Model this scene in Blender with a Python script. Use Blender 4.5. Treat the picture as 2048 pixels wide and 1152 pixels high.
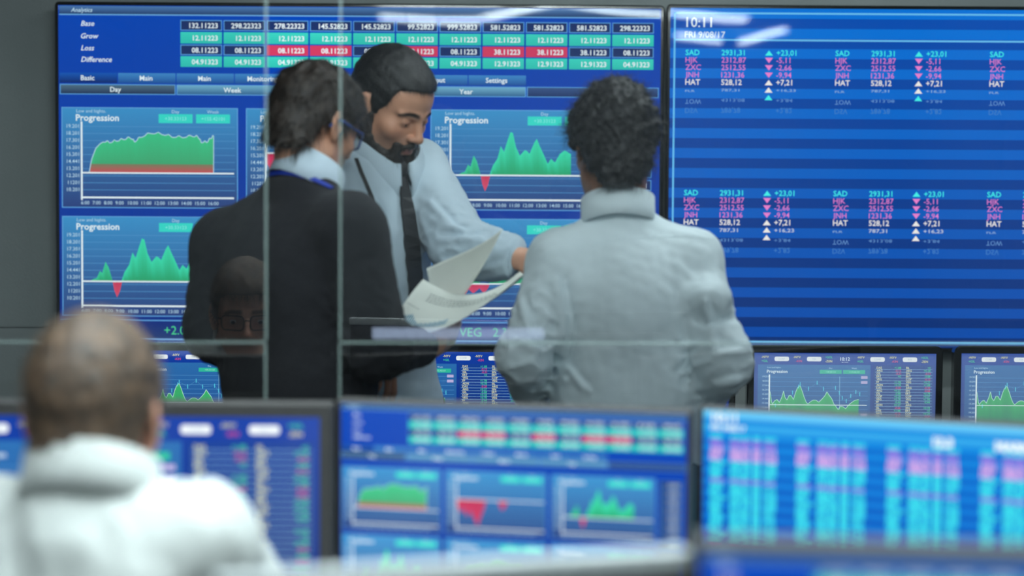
import bpy, bmesh, math, random
import numpy as np
from mathutils import Matrix, Vector

for _o in list(bpy.data.objects):
    bpy.data.objects.remove(_o, do_unlink=True)
SC = bpy.context.scene
COL = SC.collection
PI = math.pi

# ------------------------------------------------------------------ camera
FPX = 3600.0                      # focal length in pixels of the 2048 x 1152 frame
CAM = Vector((0.0, 0.0, 1.50))
PITCH = math.atan(176.0 / FPX)
ROLL = 0.0065
CAMR = Matrix.Rotation(PI / 2 - PITCH, 3, 'X') @ Matrix.Rotation(ROLL, 3, 'Z')
cam_d = bpy.data.cameras.new('camera')
cam_d.sensor_width = 36.0
cam_d.lens = 36.0 * FPX / 2048.0
cam_d.clip_start = 0.05
cam_d.dof.use_dof = True
cam_d.dof.focus_distance = 4.8
cam_d.dof.aperture_fstop = 1.65
cam = bpy.data.objects.new('camera', cam_d)
cam.matrix_world = Matrix.Translation(CAM) @ CAMR.to_4x4()
COL.objects.link(cam)
SC.camera = cam


def at(px, py, Y):
    """point seen at pixel (px, py) that stands at distance Y (metres along the room)"""
    d = CAMR @ Vector(((px - 1024) / FPX, -(py - 576) / FPX, -1.0))
    return CAM + d * (Y / d.y)


# ------------------------------------------------------------------ light, exposure
SC.view_settings.view_transform = 'Standard'
SC.view_settings.look = 'None'
SC.view_settings.gamma = 1.0
SC.view_settings.exposure = 0.0
SC.view_settings.use_curve_mapping = False
W = bpy.data.worlds.new('world')
SC.world = W
W.use_nodes = True
W.node_tree.nodes['Background'].inputs[0].default_value = (0.35, 0.5, 0.6, 1)
W.node_tree.nodes['Background'].inputs[1].default_value = 0.05
LAMP_POWER = 61.0
# ceiling light fixtures: (x, y, length, angle)
CEIL_Z = 3.0
FIXTURES = [(-0.55, -2.35, 0.95, 0.0), (0.05, -3.05, 1.1, 1.05), (0.70, -2.75, 1.2, -0.45), (-0.68, -3.65, 0.9, 0.0),
            (1.56, -3.2, 0.62, -0.25), (1.62, -4.75, 0.45, -0.2), (2.16, -4.65, 0.6, 1.1),
            (-0.75, 2.85, 1.1, 0.0), (-1.3, 1.15, 1.3, 0.0), (1.1, 1.0, 1.3, 0.0), (-0.1, 1.9, 1.3, 0.0), (-0.9, 0.1, 1.3, 0.0),  # first in this line is added to light the seated man's face
            (0.6, 2.55, 2.2, 0.0), (0.5, 1.75, 1.9, 0.0), (0.9, 4.3, 1.2, 0.0)]  # leading pair is added to brighten the shirts behind the glass


# ------------------------------------------------------------------ small helpers
def lin(r, g=None, b=None, a=1.0):
    if g is None:
        r, g, b = r
    def f(c):
        c = c / 255.0
        return c / 12.92 if c <= 0.04045 else ((c + 0.055) / 1.055) ** 2.4
    return (f(r), f(g), f(b), a)


def mat(name, col, rough=0.5, metal=0.0, spec=0.5, bump=None, noise=None, coat=0.0, sheen=0.0, sss=0.0, emit=None, emit_s=0.0):
    """procedural principled material; noise=(scale, amount) varies the colour, bump=(scale, strength)"""
    m = bpy.data.materials.new(name)
    m.use_nodes = True
    nt = m.node_tree
    b = nt.nodes['Principled BSDF']
    b.inputs['Base Color'].default_value = col
    b.inputs['Roughness'].default_value = rough
    b.inputs['Metallic'].default_value = metal
    b.inputs['Specular IOR Level'].default_value = spec
    b.inputs['Coat Weight'].default_value = coat
    b.inputs['Sheen Weight'].default_value = sheen
    if sss:
        b.inputs['Subsurface Weight'].default_value = sss
        b.inputs['Subsurface Radius'].default_value = (0.012, 0.005, 0.003)
    if emit:
        b.inputs['Emission Color'].default_value = emit
        b.inputs['Emission Strength'].default_value = emit_s
    tc = None
    if noise or bump:
        tc = nt.nodes.new('ShaderNodeTexCoord')
    if noise:
        n = nt.nodes.new('ShaderNodeTexNoise')
        n.inputs['Scale'].default_value = noise[0]
        n.inputs['Detail'].default_value = 5
        nt.links.new(tc.outputs['Object'], n.inputs['Vector'])
        r = nt.nodes.new('ShaderNodeValToRGB')
        a = noise[1]
        r.color_ramp.elements[0].position = 0.3
        r.color_ramp.elements[1].position = 0.7
        r.color_ramp.elements[0].color = (col[0] * (1 - a), col[1] * (1 - a), col[2] * (1 - a), 1)
        r.color_ramp.elements[1].color = (min(1, col[0] * (1 + a)), min(1, col[1] * (1 + a)), min(1, col[2] * (1 + a)), 1)
        nt.links.new(n.outputs['Fac'], r.inputs['Fac'])
        nt.links.new(r.outputs['Color'], b.inputs['Base Color'])
    if bump:
        n2 = nt.nodes.new('ShaderNodeTexNoise')
        n2.inputs['Scale'].default_value = bump[0]
        n2.inputs['Detail'].default_value = 6
        nt.links.new(tc.outputs['Object'], n2.inputs['Vector'])
        bp = nt.nodes.new('ShaderNodeBump')
        bp.inputs['Strength'].default_value = bump[1]
        bp.inputs['Distance'].default_value = 0.01
        nt.links.new(n2.outputs['Fac'], bp.inputs['Height'])
        nt.links.new(bp.outputs['Normal'], b.inputs['Normal'])
    return m


def obj(name, me, m=None, parent=None, loc=None, rot=None, smooth=False):
    o = bpy.data.objects.new(name, me)
    COL.objects.link(o)
    if m is not None and me is not None and not me.materials:
        me.materials.append(m)
    if parent is not None:
        o.parent = parent
    if loc is not None:
        o.location = loc
    if rot is not None:
        o.rotation_euler = rot
    if smooth and me is not None:
        me.polygons.foreach_set('use_smooth', [True] * len(me.polygons))
    return o


def tag(o, label, cat, group=None, kind=None):
    if label:
        o['label'] = label
    if cat:
        o['category'] = cat
    if group:
        o['group'] = group
    if kind:
        o['kind'] = kind
    return o


def empty(name, loc=(0, 0, 0), rz=0.0):
    o = bpy.data.objects.new(name, None)
    o.empty_display_size = 0.1
    COL.objects.link(o)
    o.location = loc
    o.rotation_euler = (0, 0, rz)
    return o


class MB:
    """collects simple solids into one mesh"""
    def __init__(self):
        self.bm = bmesh.new()

    def box(self, lo, hi, bevel=0.0):
        c = [(a + b) / 2 for a, b in zip(lo, hi)]
        s = [abs(b - a) for a, b in zip(lo, hi)]
        r = bmesh.ops.create_cube(self.bm, size=1.0)
        bmesh.ops.scale(self.bm, vec=s, verts=r['verts'])
        bmesh.ops.translate(self.bm, vec=c, verts=r['verts'])
        if bevel:
            es = list({e for v in r['verts'] for e in v.link_edges})
            bmesh.ops.bevel(self.bm, geom=es, offset=bevel, segments=2, profile=0.5, affect='EDGES')
        return self

    def cyl(self, a, b, r1, r2=None, n=16):
        a, b = Vector(a), Vector(b)
        d = b - a
        q = Vector((0, 0, 1)).rotation_difference(d.normalized()).to_matrix().to_4x4()
        bmesh.ops.create_cone(self.bm, cap_ends=True, segments=n, radius1=r1, radius2=r1 if r2 is None else r2, depth=d.length,
                              matrix=Matrix.Translation((a + b) / 2) @ q)
        return self

    def mesh(self, name):
        me = bpy.data.meshes.new(name)
        self.bm.normal_update()
        self.bm.to_mesh(me)
        self.bm.free()
        return me

    def build(self, name, m, parent=None, loc=None, rot=None, smooth=False):
        return obj(name, self.mesh(name), m, parent, loc, rot, smooth)


def pyd(name, v, f):
    me = bpy.data.meshes.new(name)
    me.from_pydata([tuple(p) for p in v], [], f)
    me.update()
    return me


def rrect(w, h, r, n=5):
    """points of a rounded rectangle in x, z, centred"""
    p = []
    for cx, cz, a0 in ((w / 2 - r, h / 2 - r, 0), (-w / 2 + r, h / 2 - r, 90), (-w / 2 + r, -h / 2 + r, 180), (w / 2 - r, -h / 2 + r, 270)):
        for k in range(n + 1):
            a = math.radians(a0 + 90.0 * k / n)
            p.append((cx + r * math.cos(a), cz + r * math.sin(a)))
    return p


def frame_mesh(name, ow, oh, iw, ih, rad, y0, y1, dz=0.0, lip=0.004):
    """a ring-shaped bezel: front at y0 (towards the viewer), back at y1; the opening is iw x ih"""
    O = rrect(ow, oh, rad)
    Oi = rrect(ow - 2 * lip, oh - 2 * lip, max(rad - lip, 0.001))
    I = rrect(iw, ih, 0.0008)
    n = len(O)
    v = []
    for (x, z) in O: v.append((x, y1, z + 0))
    for (x, z) in O: v.append((x, y0 + lip, z))
    for (x, z) in Oi: v.append((x, y0, z))
    for (x, z) in I: v.append((x, y0, z + dz))
    for (x, z) in I: v.append((x, y0 + 0.004, z + dz))
    f = []
    for k in range(4):
        for i in range(n):
            j = (i + 1) % n
            f.append((k * n + i, k * n + j, (k + 1) * n + j, (k + 1) * n + i))
    f.append(tuple(range(n - 1, -1, -1)))          # closed back
    me = pyd(name, v, f)
    bm = bmesh.new(); bm.from_mesh(me)
    bmesh.ops.recalc_face_normals(bm, faces=bm.faces)
    bm.to_mesh(me); bm.free()
    return me


# ------------------------------------------------------------------ materials of the place
M = {}
M['wall'] = mat('wall_paint', lin(128, 134, 134), 0.85, noise=(3, 0.06), bump=(160, 0.12))
M['wall_dark'] = mat('wall_side_paint', lin(120, 128, 132), 0.9, noise=(2, 0.05))
M['ceiling'] = mat('ceiling_paint', lin(120, 125, 128), 0.9, noise=(2, 0.05))
M['floor'] = mat('carpet', lin(62, 66, 70), 0.95, noise=(60, 0.2), bump=(300, 0.4))
M['black'] = mat('black_plastic', lin(24, 25, 26), 0.35, noise=(40, 0.05))
M['gloss'] = mat('glossy_black_plastic', lin(22, 23, 24), 0.12, noise=(20, 0.05), coat=0.6)
M['matte'] = mat('dark_matte_plastic', lin(52, 52, 52), 0.55, noise=(60, 0.08), bump=(400, 0.1))
M['metal'] = mat('brushed_metal', lin(150, 152, 155), 0.35, 1.0, noise=(80, 0.06))
M['alu'] = mat('pale_aluminium', lin(196, 204, 204), 0.4, 0.15, noise=(50, 0.05))
M['desk'] = mat('grey_laminate', lin(128, 136, 136), 0.5, noise=(12, 0.06), bump=(200, 0.05))
M['fabric_dark'] = mat('dark_fabric', lin(40, 42, 46), 0.9, noise=(200, 0.2), bump=(500, 0.3))
M['lamp_body'] = mat('lamp_housing', lin(205, 205, 205), 0.5, noise=(30, 0.03))
M['lamp'] = mat('lamp_diffuser', lin(240, 240, 240), 0.6, emit=(0.86, 0.98, 1.0, 1), emit_s=LAMP_POWER, noise=(30, 0.01))
M['cable'] = mat('cable_rubber', lin(20, 20, 20), 0.5, noise=(30, 0.05))


def glass_material(name, tint, refl):
    m = bpy.data.materials.new(name)
    m.use_nodes = True
    nt = m.node_tree
    nt.nodes.remove(nt.nodes['Principled BSDF'])
    out = nt.nodes['Material Output']
    tr = nt.nodes.new('ShaderNodeBsdfTransparent'); tr.inputs[0].default_value = tint
    gl = nt.nodes.new('ShaderNodeBsdfGlossy'); gl.inputs['Roughness'].default_value = 0.0
    fr = nt.nodes.new('ShaderNodeFresnel'); fr.inputs['IOR'].default_value = 1.5
    mu = nt.nodes.new('ShaderNodeMath'); mu.operation = 'MULTIPLY'; mu.inputs[1].default_value = refl
    mx = nt.nodes.new('ShaderNodeMixShader')
    nt.links.new(fr.outputs[0], mu.inputs[0])
    nt.links.new(mu.outputs[0], mx.inputs[0])
    nt.links.new(tr.outputs[0], mx.inputs[1])
    nt.links.new(gl.outputs[0], mx.inputs[2])
    nt.links.new(mx.outputs[0], out.inputs[0])
    return m


M['glass'] = glass_material('partition_glass', (0.97, 0.985, 0.98, 1), 3.3)
M['lens'] = glass_material('spectacle_lens', (0.97, 0.98, 0.99, 1), 1.0)
M['glass_edge'] = mat('polished_glass_edge', lin(150, 172, 168), 0.25, noise=(30, 0.05), spec=0.8)
M['glass_edge'].node_tree.nodes['Principled BSDF'].inputs['Alpha'].default_value = 0.30


def screen_material(name, rough, spec=0.5, strength=1.0, sample=True, coat=0.0, glare=(0, 0, 0), wave=False):
    """an emitting display surface behind a reflecting cover; the picture is a colour attribute"""
    m = bpy.data.materials.new(name)
    m.use_nodes = True
    nt = m.node_tree
    b = nt.nodes['Principled BSDF']
    b.inputs['Base Color'].default_value = (0.004 + glare[0], 0.004 + glare[1], 0.005 + glare[2], 1)
    b.inputs['Roughness'].default_value = rough
    b.inputs['Specular IOR Level'].default_value = spec
    b.inputs['Coat Weight'].default_value = coat
    b.inputs['Coat Roughness'].default_value = 0.4
    a = nt.nodes.new('ShaderNodeAttribute'); a.attribute_name = 'Col'
    nt.links.new(a.outputs['Color'], b.inputs['Emission Color'])
    b.inputs['Emission Strength'].default_value = strength
    if wave:                                   # the cover sheet is not perfectly flat
        tc = nt.nodes.new('ShaderNodeTexCoord')
        nz = nt.nodes.new('ShaderNodeTexNoise'); nz.inputs['Scale'].default_value = 3.5; nz.inputs['Detail'].default_value = 0
        bp = nt.nodes.new('ShaderNodeBump'); bp.inputs['Strength'].default_value = 0.05; bp.inputs['Distance'].default_value = 0.02
        nt.links.new(tc.outputs['Object'], nz.inputs['Vector']); nt.links.new(nz.outputs['Fac'], bp.inputs['Height'])
        nt.links.new(bp.outputs['Normal'], b.inputs['Normal'])
    if not sample:
        m.cycles.emission_sampling = 'NONE'
    return m


M['screen'] = screen_material('wall_display_picture', 0.02, 0.5, wave=True)
M['screen_g'] = screen_material('wall_display_graphics', 0.02, 0.5, sample=False, wave=True)
M['mon'] = screen_material('monitor_picture', 0.25, 0.5, 1.05)
M['mon_g'] = screen_material('monitor_graphics', 0.25, 0.5, 1.05, sample=False)
M['monw'] = screen_material('glare_painted_monitor_picture', 0.45, 0.9, 0.85, coat=1.0, glare=(0.19, 0.22, 0.23))  # paler base colour paints glare over the right-hand far monitors
M['monw_g'] = screen_material('glare_painted_monitor_graphics', 0.45, 0.9, 0.85, sample=False, coat=1.0, glare=(0.19, 0.22, 0.23))

# ------------------------------------------------------------------ text and screen graphics
_fc = bpy.data.curves.new('letters', 'FONT')
_fo = bpy.data.objects.new('letters', _fc)
COL.objects.link(_fo)
_fc.resolution_u = 2
_tcache = {}


def text_geo(s, bold, shear):
    k = (s, bold, shear)
    if k not in _tcache:
        _fc.body = s
        _fc.offset = bold
        _fc.shear = shear
        bpy.context.view_layer.update()
        dg = bpy.context.evaluated_depsgraph_get()
        ev = _fo.evaluated_get(dg)
        me = ev.to_mesh()
        v = np.zeros(len(me.vertices) * 3); me.vertices.foreach_get('co', v)
        v = v.reshape(-1, 3)[:, :2].copy()
        f = [tuple(p.vertices) for p in me.polygons]
        ev.to_mesh_clear()
        _tcache[k] = (v, f)
    return _tcache[k]


_capv, _ = text_geo('H', 0.0, 0.0)
CAPH = _capv[:, 1].max()


class UI:
    """flat picture of a display, drawn in its own coordinates (x0..x1, y0..y1, y down)"""
    def __init__(self, W, H, x0, y0, x1, y1):
        self.W, self.H, self.b = W, H, (x0, y0, x1, y1)
        self.v, self.f, self.c = [], [], []
        self.n = 0

    def pt(self, x, y, L):
        x0, y0, x1, y1 = self.b
        x = min(max(x, x0), x1); y = min(max(y, y0), y1)
        return ((x - x0) / (x1 - x0) * self.W - self.W / 2, -L * 0.00025, self.H / 2 - (y - y0) / (y1 - y0) * self.H)

    def poly(self, pts, cols, L=1):
        i = self.n
        for k, (x, y) in enumerate(pts):
            self.v.append(self.pt(x, y, L))
            self.c.append(cols[k] if isinstance(cols, list) else cols)
        self.f.append(tuple(range(i, i + len(pts))))
        self.n += len(pts)

    def rect(self, x0, y0, x1, y1, c, c2=None, L=1):
        c2 = c2 or c
        self.poly([(x0, y0), (x0, y1), (x1, y1), (x1, y0)], [c, c2, c2, c], L)

    def frame(self, x0, y0, x1, y1, t, c, L=2):
        self.rect(x0, y0, x1, y0 + t, c, L=L); self.rect(x0, y1 - t, x1, y1, c, L=L)
        self.rect(x0, y0, x0 + t, y1, c, L=L); self.rect(x1 - t, y0, x1, y1, c, L=L)

    def line(self, pts, t, c, L=3):
        for (x0, y0), (x1, y1) in zip(pts, pts[1:]):
            dx, dy = x1 - x0, y1 - y0
            l = math.hypot(dx, dy) or 1
            nx, ny = -dy / l * t / 2, dx / l * t / 2
            self.poly([(x0 + nx, y0 + ny), (x1 + nx, y1 + ny), (x1 - nx, y1 - ny), (x0 - nx, y0 - ny)], c, L)

    def area(self, pts, base, c, cb=None, L=2):
        cb = cb or c
        for (x0, y0), (x1, y1) in zip(pts, pts[1:]):
            self.poly([(x0, y0), (x0, base), (x1, base), (x1, y1)], [c, cb, cb, c], L)

    def pill(self, x0, y0, x1, y1, c, L=3):
        r = (y1 - y0) / 2 * 0.7
        p = []
        for cx, cy, a0 in ((x1 - r, y0 + r, -90), (x1 - r, y1 - r, 0), (x0 + r, y1 - r, 90), (x0 + r, y0 + r, 180)):
            for k in range(5):
                a = math.radians(a0 + 22.5 * k)
                p.append((cx + r * math.cos(a), cy + r * math.sin(a)))
        self.poly(p[::-1], c, L)

    def text(self, s, x, y, cap, c, align='l', bold=0.012, shear=0.0, L=4, flip=1, sx=1.0):
        """cap = height of a capital; y = its middle"""
        v, f = text_geo(s, bold, shear)
        if len(v) == 0:
            return
        k = cap / CAPH
        w0, w1 = v[:, 0].min() * k * sx, v[:, 0].max() * k * sx
        ox = x - (w0 if align == 'l' else w1 if align == 'r' else (w0 + w1) / 2)
        i = self.n
        for (a, b) in v:
            self.v.append(self.pt(ox + a * k * sx, y + flip * (cap / 2 - b * k), L))
            self.c.append(c)
        for q in f:
            self.f.append(tuple(i + t for t in (q if flip > 0 else q[::-1])))
        self.n += len(v)

    def mesh(self, name):
        me = pyd(name, self.v, self.f)
        a = me.color_attributes.new('Col', 'FLOAT_COLOR', 'POINT')
        a.data.foreach_set('color', np.array(self.c, dtype=np.float32).ravel())
        return me


WHITE = lin(235, 250, 255)
PALE = lin(190, 225, 245)
TEAL = lin(56, 222, 206)
RED = lin(205, 60, 95)
NAVY = lin(30, 52, 105)
GREEN = lin(52, 190, 140)
GREEN_D = lin(40, 150, 110)
EDGE = lin(95, 165, 225)

PEAKS = [(0, 0), (.05, .05), (.09, .07), (.13, .22), (.16, .18), (.2, .42), (.24, .3), (.28, .06), (.29, 0)]
PEAKS2 = [(.40, 0), (.44, .2), (.5, .36), (.54, .62), (.58, .5), (.62, .72), (.66, .92), (.69, .9), (.73, .6), (.78, .42), (.84, .54), (.87, .52),
          (.9, .46), (.96, .7), (.99, .78), (1.03, .62), (1.08, .44), (1.13, .25), (1.17, .36), (1.22, .28), (1.28, .46), (1.34, .54), (1.38, .5), (1.42, .46)]
PLATEAU = [(0, 0), (.04, .35), (.1, .62), (.2, .8), (.3, .78), (.4, .82), (.5, .86), (.6, .9), (.66, .8), (.75, .92), (.9, 1.02), (1.05, 1.0), (1.2, .93),
           (1.35, .92), (1.5, .95), (1.58, .93), (1.62, .8), (1.7, .8), (1.76, .9), (1.8, .95)]


def chart_panel(u, x, y, kind, s=1.0):
    """one 'Progression' chart card with its top-left corner at x, y (354 x 203 units)"""
    u.rect(x, y, x + 354, y + 100, lin(62, 150, 208), lin(56, 112, 172), 1)
    u.rect(x, y + 100, x + 354, y + 203, lin(56, 112, 172), lin(44, 66, 128), 1)
    u.frame(x, y, x + 354, y + 203, 2, EDGE, 2)
    for k in range(10):
        u.rect(x + 42, y + 38 + k * 14.2, x + 348, y + 39.2 + k * 14.2, lin(84, 150, 205), L=2)
    u.text('Low and hights.', x + 30, y + 7.5, 6.5, PALE, bold=0.0)
    u.text('Progression', x + 29, y + 21, 12.5, WHITE, bold=0.018)
    for bx, tl, tv in ((195, 'Day', '+30.33123'), (270, 'Week', '+155.42101')):
        u.rect(x + bx, y + 13, x + bx + 68, y + 31, TEAL, L=2)
        u.text(tl, x + bx + 34, y + 8, 6.5, PALE, 'c', 0.0)
        u.text(tv, x + bx + 34, y + 22, 7, lin(150, 245, 240), 'c', 0.0)
    zero = {'plateau': 132, 'peaks': 132, 'red': 90, 'mix': 132}[kind]
    z = y + zero
    def cv(lst, hx, hy, x0, sgn=1):
        return [(x + x0 + a * hx, z - sgn * b * hy) for a, b in lst]
    if kind == 'plateau':
        pts = []
        for i, (a, b) in enumerate(cv(PLATEAU, 139, 80, 55)):
            pts.append((a, b))
        q = []
        for (a0, b0), (a1, b1) in zip(pts, pts[1:]):
            for k in range(3):
                t = k / 3
                q.append((a0 + (a1 - a0) * t, b0 + (b1 - b0) * t + ((-2 if k == 2 else 2) if a0 > x + 70 else 0)))
        q.append(pts[-1])
        u.area(q, z, lin(62, 200, 140), lin(70, 160, 110), 3)
        u.rect(x + 57, z - 18, x + 305, z, lin(120, 130, 100), lin(205, 75, 90), 4)
        u.line(q, 1.5, PALE, 5)
        u.line([(x + 305, z), q[-1]], 1.5, PALE, 5)
    elif kind in ('peaks', 'mix'):
        a = cv(PEAKS, 160, 95, 55); b = cv(PEAKS2, 160, 95, 55)
        u.area(a, z, lin(62, 210, 160), lin(42, 165, 110), 3)
        u.area(b, z, lin(62, 225, 180), lin(42, 165, 110), 3)
        d = [(.29, 0), (.32, -.05), (.35, -.28), (.39, -.2), (.41, 0)]
        if kind == 'peaks':
            u.area(cv([(.29, -.001), (.31, -.2), (.345, -.36), (.38, -.22), (.41, -.001)], 160, 90, 55), z, lin(220, 80, 110), lin(200, 60, 95), 3)
        else:
            u.area(cv([(.02, -.1), (.1, -.36), (.16, -.22), (.24, -.3), (.3, -.12), (.36, -.22), (.44, -.1), (.5, -.24), (.56, -.05)], 160, 90, 30), z, lin(215, 75, 115), lin(200, 60, 95), 4)
    else:
        u.area(cv([(0, -.35), (.08, -.7), (.15, -.5), (.22, -.9), (.3, -.6), (.38, -1.0), (.46, -1.35), (.52, -.9), (.6, -.4), (.64, 0)], 160, 62, 42), z, lin(205, 60, 100), lin(190, 50, 90), 3)
        u.area(cv([(.9, 0), (.95, -.35), (1.0, -.5), (1.06, -.3), (1.12, 0)], 160, 62, 42), z, lin(205, 60, 100), lin(190, 50, 90), 3)
    u.rect(x + 40, z - 1.5, x + 346, z + 1.5, WHITE, L=5)
    u.rect(x + 38.5, y + 29, x + 42, y + 187, WHITE, L=5)
    u.rect(x + 38.5, y + 180, x + 346, y + 183.5, WHITE, L=5)
    for k, s_ in enumerate(('19.201', '18.201', '17.301', '16.201', '15.201', '14.441', '13.201', '12.201', '11201', '10.201')):
        u.text(s_, x + 35, y + 38 + k * 14.2, 7.2, PALE, 'r', 0.004)
    xx = x + 47
    for k in range(6, 17):
        u.text('%d:00' % k, xx, y + 192.5, 6.8, PALE, 'c', 0.004)
        xx += 23 if k < 9 else 27


def ui_analytics(W, H):
    u = UI(W, H, 117, 10, 1322, 692)
    u.rect(117, 10, 1322, 300, lin(2, 72, 186), lin(4, 62, 170), 0)
    u.rect(117, 300, 1322, 692, lin(4, 62, 170), lin(8, 44, 132), 0)
    u.rect(119, 11, 1320, 27, lin(78, 124, 180), lin(38, 66, 112), 1)
    u.rect(119, 27, 1320, 29.5, lin(110, 175, 230), L=2)
    u.text('Analytics', 142, 19, 8, PALE, shear=0.25)
    for s_, y in (('Base', 46), ('Grow', 71), ('Loss', 95), ('Difference', 118)):
        u.text(s_, 162, y, 10, WHITE, shear=0.25)
    r1 = '132.11223 298.22323 278.22323 145.52823 145.52823 99.52823 999.52823 581.52823 581.52823 581.52823 298.22323'.split()
    r3 = '08 08 08 08 08 08 08 38 38 38 08'.split()
    reds = (2, 3, 5, 7, 8)
    r4 = '04 04 04 04 04 04 04 12 12 12 04'.split()
    for k in range(11):
        x = 361 + 86.4 * k
        for (y0, y1, s_, tp) in ((38, 59, r1[k], 'n'), (62, 85, '12.11223', 't'), (87.5, 108, r3[k] + '.11223', 'r' if k in reds else 'n'), (110.5, 132, r4[k] + '.91323', 't')):
            if tp == 't':
                u.rect(x, y0, x + 83, y1, lin(60, 214, 196), lin(48, 196, 182), 1)
            elif tp == 'r':
                u.rect(x, y0, x + 83, y1, lin(212, 62, 100), L=1)
            else:
                u.rect(x, y0, x + 83, y1, NAVY, L=1)
                u.frame(x, y0, x + 83, y1, 1.6, EDGE)
            u.text(s_, x + 75, (y0 + y1) / 2 + 0.5, 9.8, WHITE, 'r', 0.02)
    tabs = ('Basic', 'Main', 'Main', 'Monitoring', 'Output', 'Market', 'Input', 'Settings')
    for k, s_ in enumerate(tabs):
        x = 119 + k * 117
        a, b = (lin(20, 90, 185), lin(12, 40, 110)) if k == 0 else (lin(66, 140, 205), lin(30, 84, 160))
        u.rect(x, 145, x + 115, 165, a, b, 1)
        u.text(s_, x + 56, 155, 9.5, WHITE, 'c', 0.016)
    for k, s_ in enumerate(('Day', 'Week', 'Month', 'Year')):
        x = 119 + k * 234
        a, b = (lin(84, 118, 140), lin(20, 36, 80)) if k == 0 else (lin(120, 185, 215), lin(34, 88, 140))
        u.rect(x, 167.5, x + 232, 188.5, a, b, 1)
        u.frame(x, 167.5, x + 232, 188.5, 1.8, EDGE)
        u.text(s_, x + 112, 178, 9.5, WHITE, 'c', 0.016)
    u.rect(1055, 167.5, 1319, 188.5, lin(60, 90, 140), lin(24, 46, 100), 1)
    u.frame(1055, 167.5, 1319, 188.5, 1.6, EDGE)
    kinds = (('plateau', 'red', 'peaks'), ('peaks', 'plateau', 'mix'))
    for j in range(2):
        for i in range(3):
            chart_panel(u, 122 + 370 * i, 214 + 219.5 * j, kinds[j][i])
    for k in range(16):
        y = 222 + 26.3 * k
        u.rect(1230, y, 1306, y + 22, NAVY, L=1)
        u.frame(1230, y, 1306, y + 22, 1.6, EDGE)
        u.text(('0.1', '0.2', '0.4')[k % 3] + '011', 1296, y + 11.5, 9.5, WHITE, 'r', 0.018)
    u.rect(119, 645, 1320, 684, lin(10, 42, 128), lin(40, 66, 120), 1)
    u.rect(119, 643, 1320, 645.5, EDGE, L=2)
    u.rect(119, 681, 1320, 684, lin(130, 180, 235), L=2)
    for x, s_ in ((150, 'HJK'), (215, 'RTX'), (327, '+2.00'), (420, 'SAD'), (500, '1.41'), (590, 'ZXC'), (680, '-0.32'), (790, 'JNH'), (860, '+7.2'),
                  (922, 'VEG'), (990, '2.34'), (1080, 'HAT'), (1170, '+9.94')):
        u.text(s_, x, 664, 17, lin(80, 220, 150), bold=0.0)
    return u


def ui_board(W, H):
    u = UI(W, H, 1340, 16, 2545, 692)
    u.rect(1340, 16, 2545, 692, lin(0, 66, 170), L=0)
    n = 17
    for k in range(n * 2):
        y0 = 16 + k * 676 / (2 * n)
        t = k / (2 * n)
        a = lin(0, int(120 - 44 * t), int(226 - 50 * t)) if k % 2 == 0 else lin(0, int(82 - 36 * t), int(186 - 66 * t))
        u.rect(1340, y0, 2545, y0 + 676 / (2 * n), a, L=1)
    ln = lin(110, 200, 250)
    u.rect(1347, 24, 1350.5, 684, ln, L=2); u.rect(1347, 24, 2540, 27.5, ln, L=2)
    u.rect(1347, 77, 2540, 80.5, ln, L=2); u.rect(1347, 680.5, 2540, 684, ln, L=2)
    u.text('10:11', 1372, 44, 19, WHITE, bold=0.005)
    u.text('FRI 9/08/17', 1369, 68.5, 12, WHITE, bold=0.005)
    u.text('MARKETS', 2100, 50, 16, WHITE, bold=0.005)
    cy, pk, wh = lin(70, 250, 245), lin(245, 135, 215), lin(250, 246, 242)
    rows = (('SAD', '2931,31', 1, '+23,01', cy), ('HJK', '2312,87', 0, '-5,11', pk), ('ZXC', '2512,55', 0, '-2,66', pk), ('JNH', '1231,36', 0, '-9,94', pk), ('HAT', '528,12', 1, '+7,21', wh))
    for bi, by in enumerate((104, 383.5)):
        for gx in (1371, 1671, 1980, 2285):
            y = by
            for (a, b, up, c, colr) in rows:
                bd = 0.014 if colr is not pk else 0.002
                u.text(a, gx, y, 10.5, colr, bold=bd); u.text(b, gx + 72, y, 10.5, colr, bold=bd); u.text(c, gx + 182, y, 10.5, colr, bold=bd)
                tx = gx + 167
                if up: u.poly([(tx - 8, y + 5.5), (tx + 8, y + 5.5), (tx, y - 5)], colr, 4)
                else: u.poly([(tx - 8, y - 5), (tx, y + 5.5), (tx + 8, y - 5)], colr, 4)
                y += 14.7
            tx = gx + 167
            fd = lin(150, 185, 225)
            u.text('787,31', gx + 72, y + 1, 7 if bi else 5, lin(205, 215, 230) if bi else fd, sx=1.45 if bi else 2.0); u.text('+16,23', gx + 182, y + 1, 7 if bi else 5, lin(205, 215, 230) if bi else fd, sx=1.45 if bi else 2.0)
            u.text('FLR', gx, y + 3, 4, fd, sx=2.2)
            c2 = wh if bi else cy
            u.poly([(tx - 8, y + 5.5), (tx + 8, y + 5.5), (tx, y - 5)], wh, 4)
            u.poly([(tx - 8, y + 20.5), (tx + 8, y + 20.5), (tx, y + 10)], c2, 4)
            f2, f3 = lin(110, 160, 220), lin(75, 135, 205)
            u.text('TOW', gx, y + 24, 9, f2, flip=-1, bold=0); u.text('4313,08', gx + 72, y + 21, 6, f2, flip=-1, bold=0, sx=1.7); u.text('+3,84', gx + 182, y + 21, 6, f2, flip=-1, bold=0, sx=1.7)
            u.text('DSV', gx, y + 42, 10, f3, flip=-1, bold=0); u.text('789,78', gx + 72, y + 41, 10, f3, flip=-1, bold=0); u.text('+2,82', gx + 182, y + 41, 10, f3, flip=-1, bold=0)
    return u


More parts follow.
